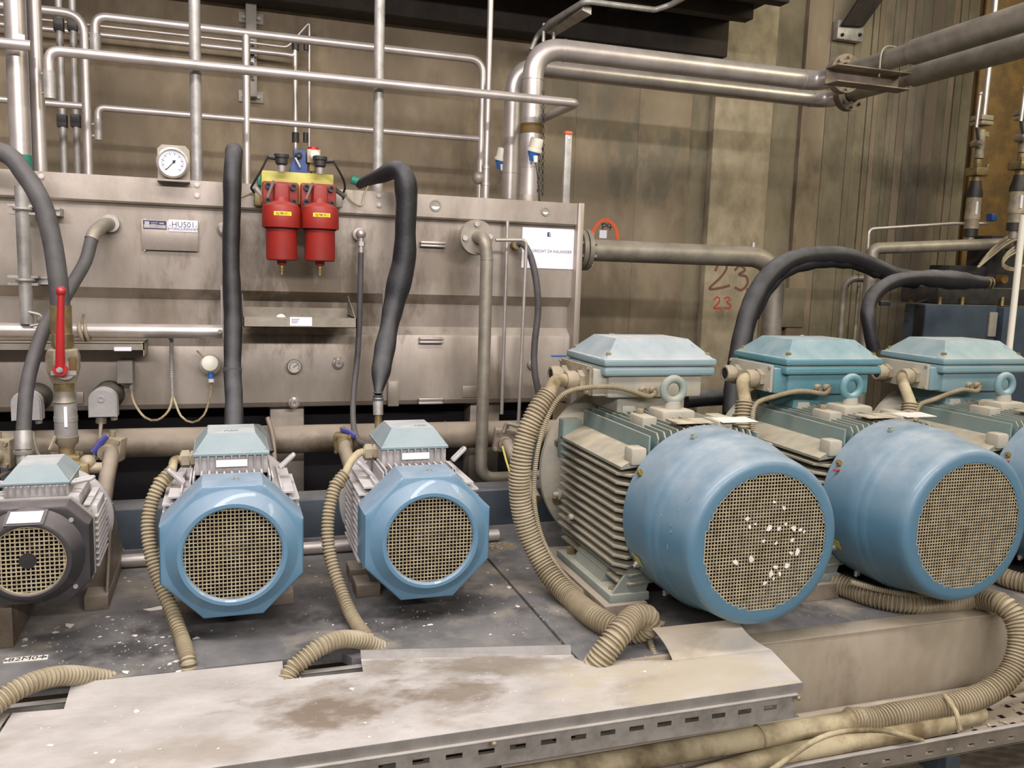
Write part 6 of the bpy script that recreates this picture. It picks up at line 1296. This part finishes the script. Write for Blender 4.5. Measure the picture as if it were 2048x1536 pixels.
for px, py, s in ((137, 1253, 16), (52, 1279, 10), (48, 1292, 7), (110, 1265, 9), (17, 1277, 6), (5, 1293, 5), (200, 1274, 6), (258, 1163, 7), (290, 1175, 5), (250, 1156, 6), (215, 1234, 6), (225, 1240, 5), (245, 1238, 4), (213, 1258, 4), (232, 1261, 4), (200, 1253, 3), (245, 1266, 4), (270, 1272, 9), (240, 1285, 5), (278, 1283, 4), (325, 1275, 6), (340, 1273, 5), (312, 1290, 5), (330, 1292, 4), (345, 1300, 5), (300, 1296, 4), (352, 1323, 9), (340, 1328, 7), (357, 1343, 7), (392, 1277, 10), (250, 1330, 3), (286, 1330, 3), (250, 1346, 11), (337, 1330, 4), (320, 1336, 4),
                  (632, 1153, 5), (641, 1098, 9), (620, 1132, 8), (643, 1165, 4), (727, 1249, 9), (666, 1250, 4), (634, 1265, 3), (765, 1246, 3), (787, 1258, 4), (860, 1250, 8), (848, 1252, 5), (984, 1170, 9), (1018, 1175, 11), (1015, 1140, 6), (975, 1145, 6), (1055, 1137, 7), (1060, 1185, 6), (1035, 1213, 8), (990, 1226, 5), (980, 1269, 5), (1028, 1270, 4), (1005, 1160, 3), (1115, 1223, 4), (960, 1195, 3), (915, 1196, 3), (925, 1220, 3), (1000, 1122, 3), (707, 1100, 5)):
    scrap(onZ(px, py, ZD+.0005), s*.00155, RND.uniform(0, 6.28), LD, GD)
p = onZ(307, 1218, ZD+.001); mb = MB().prism([onZ(286, 1219, ZD+.0008), onZ(300, 1222, ZD+.0008), onZ(326, 1219, ZD+.002), onZ(325, 1211, ZD+.012), onZ(310, 1215, ZD+.003)], (0, 0, .001)); solo('paper_strip', mb, 'paper', 'torn yellowish paper strip beside the left motor conduit', 'scrap', smooth=0)
mb = MB()
for k in range(420):
    c = RND.choice(((240, 1262, 45, 28), (335, 1300, 40, 25), (640, 1130, 30, 40), (1010, 1180, 60, 60), (850, 1230, 140, 35), (120, 1285, 110, 30), (1130, 1230, 60, 40), (1680, 1250, 60, 20)))
    p = onZ(c[0]+RND.gauss(0, c[2]), c[1]+RND.gauss(0, c[3]), ZD+.0004); s = RND.uniform(.0012, .004); a = RND.uniform(0, 6)
    if p.y > 3.5 or p.y < 2.56 and p.x < 1.03 or p.y < 2.31: continue
    mb.prism([(p.x+s*math.cos(a+i*2.1), p.y+s*math.sin(a+i*2.1), p.z) for i in range(3)], (0, 0, .0015))
o = solo('deck_litter', mb, 'crumb', 'tiny pale crumbs scattered over the dark steel deck', 'litter', smooth=0); o['kind'] = 'stuff'
zc1 = zc0+.0032
for px, py, s in ((273, 1423, 9), (100, 1491, 8), (63, 1433, 4), (192, 1506, 5), (226, 1523, 9), (240, 1503, 3), (703, 1378, 9), (730, 1446, 5), (738, 1474, 5), (82, 1456, 3), (97, 1456, 3), (1290, 1343, 7), (1240, 1410, 2), (436, 1497, 4), (320, 1498, 3), (1060, 1378, 2)):
    scrap(onZ(px, py, zc1), s*.0013, RND.uniform(0, 6.28), 'small white paper scrap lying on the foreground tray cover', 'paper scraps on the tray cover')
mb = MB()
for k in range(120):
    p = V((RND.uniform(-.4, 1.3), RND.uniform(yc0+.02, 2.45), zc1)); s = RND.uniform(.0008, .0028); a = RND.uniform(0, 6)
    mb.prism([(p.x+s*math.cos(a+i*2.1), p.y+s*math.sin(a+i*2.1), p.z) for i in range(3)], (0, 0, .001))
o = solo('cover_litter', mb, 'paper', 'tiny white specks on the foreground tray cover', 'litter', smooth=0); o['kind'] = 'stuff'
for px, py, s in ((1548, 1004, 5), (1495, 1037, 7), (1499, 1053, 6), (1538, 1056, 9), (1558, 1057, 7), (1572, 1048, 5), (1587, 1056, 9), (1600, 1060, 6), (1608, 1064, 5), (1584, 1080, 6), (1594, 1104, 9), (1471, 1125, 8), (1502, 1118, 9), (1540, 1148, 10), (1551, 1134, 7), (1573, 1132, 8), (1559, 1148, 6), (1530, 1166, 6), (1546, 1158, 5), (1582, 1106, 6), (1568, 1016, 6), (1510, 1048, 4), (1527, 1082, 5), (1552, 1086, 5)):
    p = onY(px, py, 2.1985); scrap(p, s*.00165, 0, 'pale paper scrap sucked onto the grille of the first big motor', 'paper scraps on the grille', tilt=(math.pi/2, RND.uniform(0, 6.28), 0))
for px, py, lab in ((1224, 668, 'tiny white scrap on the lid of the first big motor'), (1604, 671, 'white scrap on the lid of the second big motor')):
    scrap(onZ(px, py, .782+.5725), .016, .6, lab, 'paper scraps on the lids')
scrap(onZ(1310, 1336, zT0+.004), .02, .4, 'crumpled brownish paper scrap inside the tray cutout under the loop', 'paper scraps in the tray')
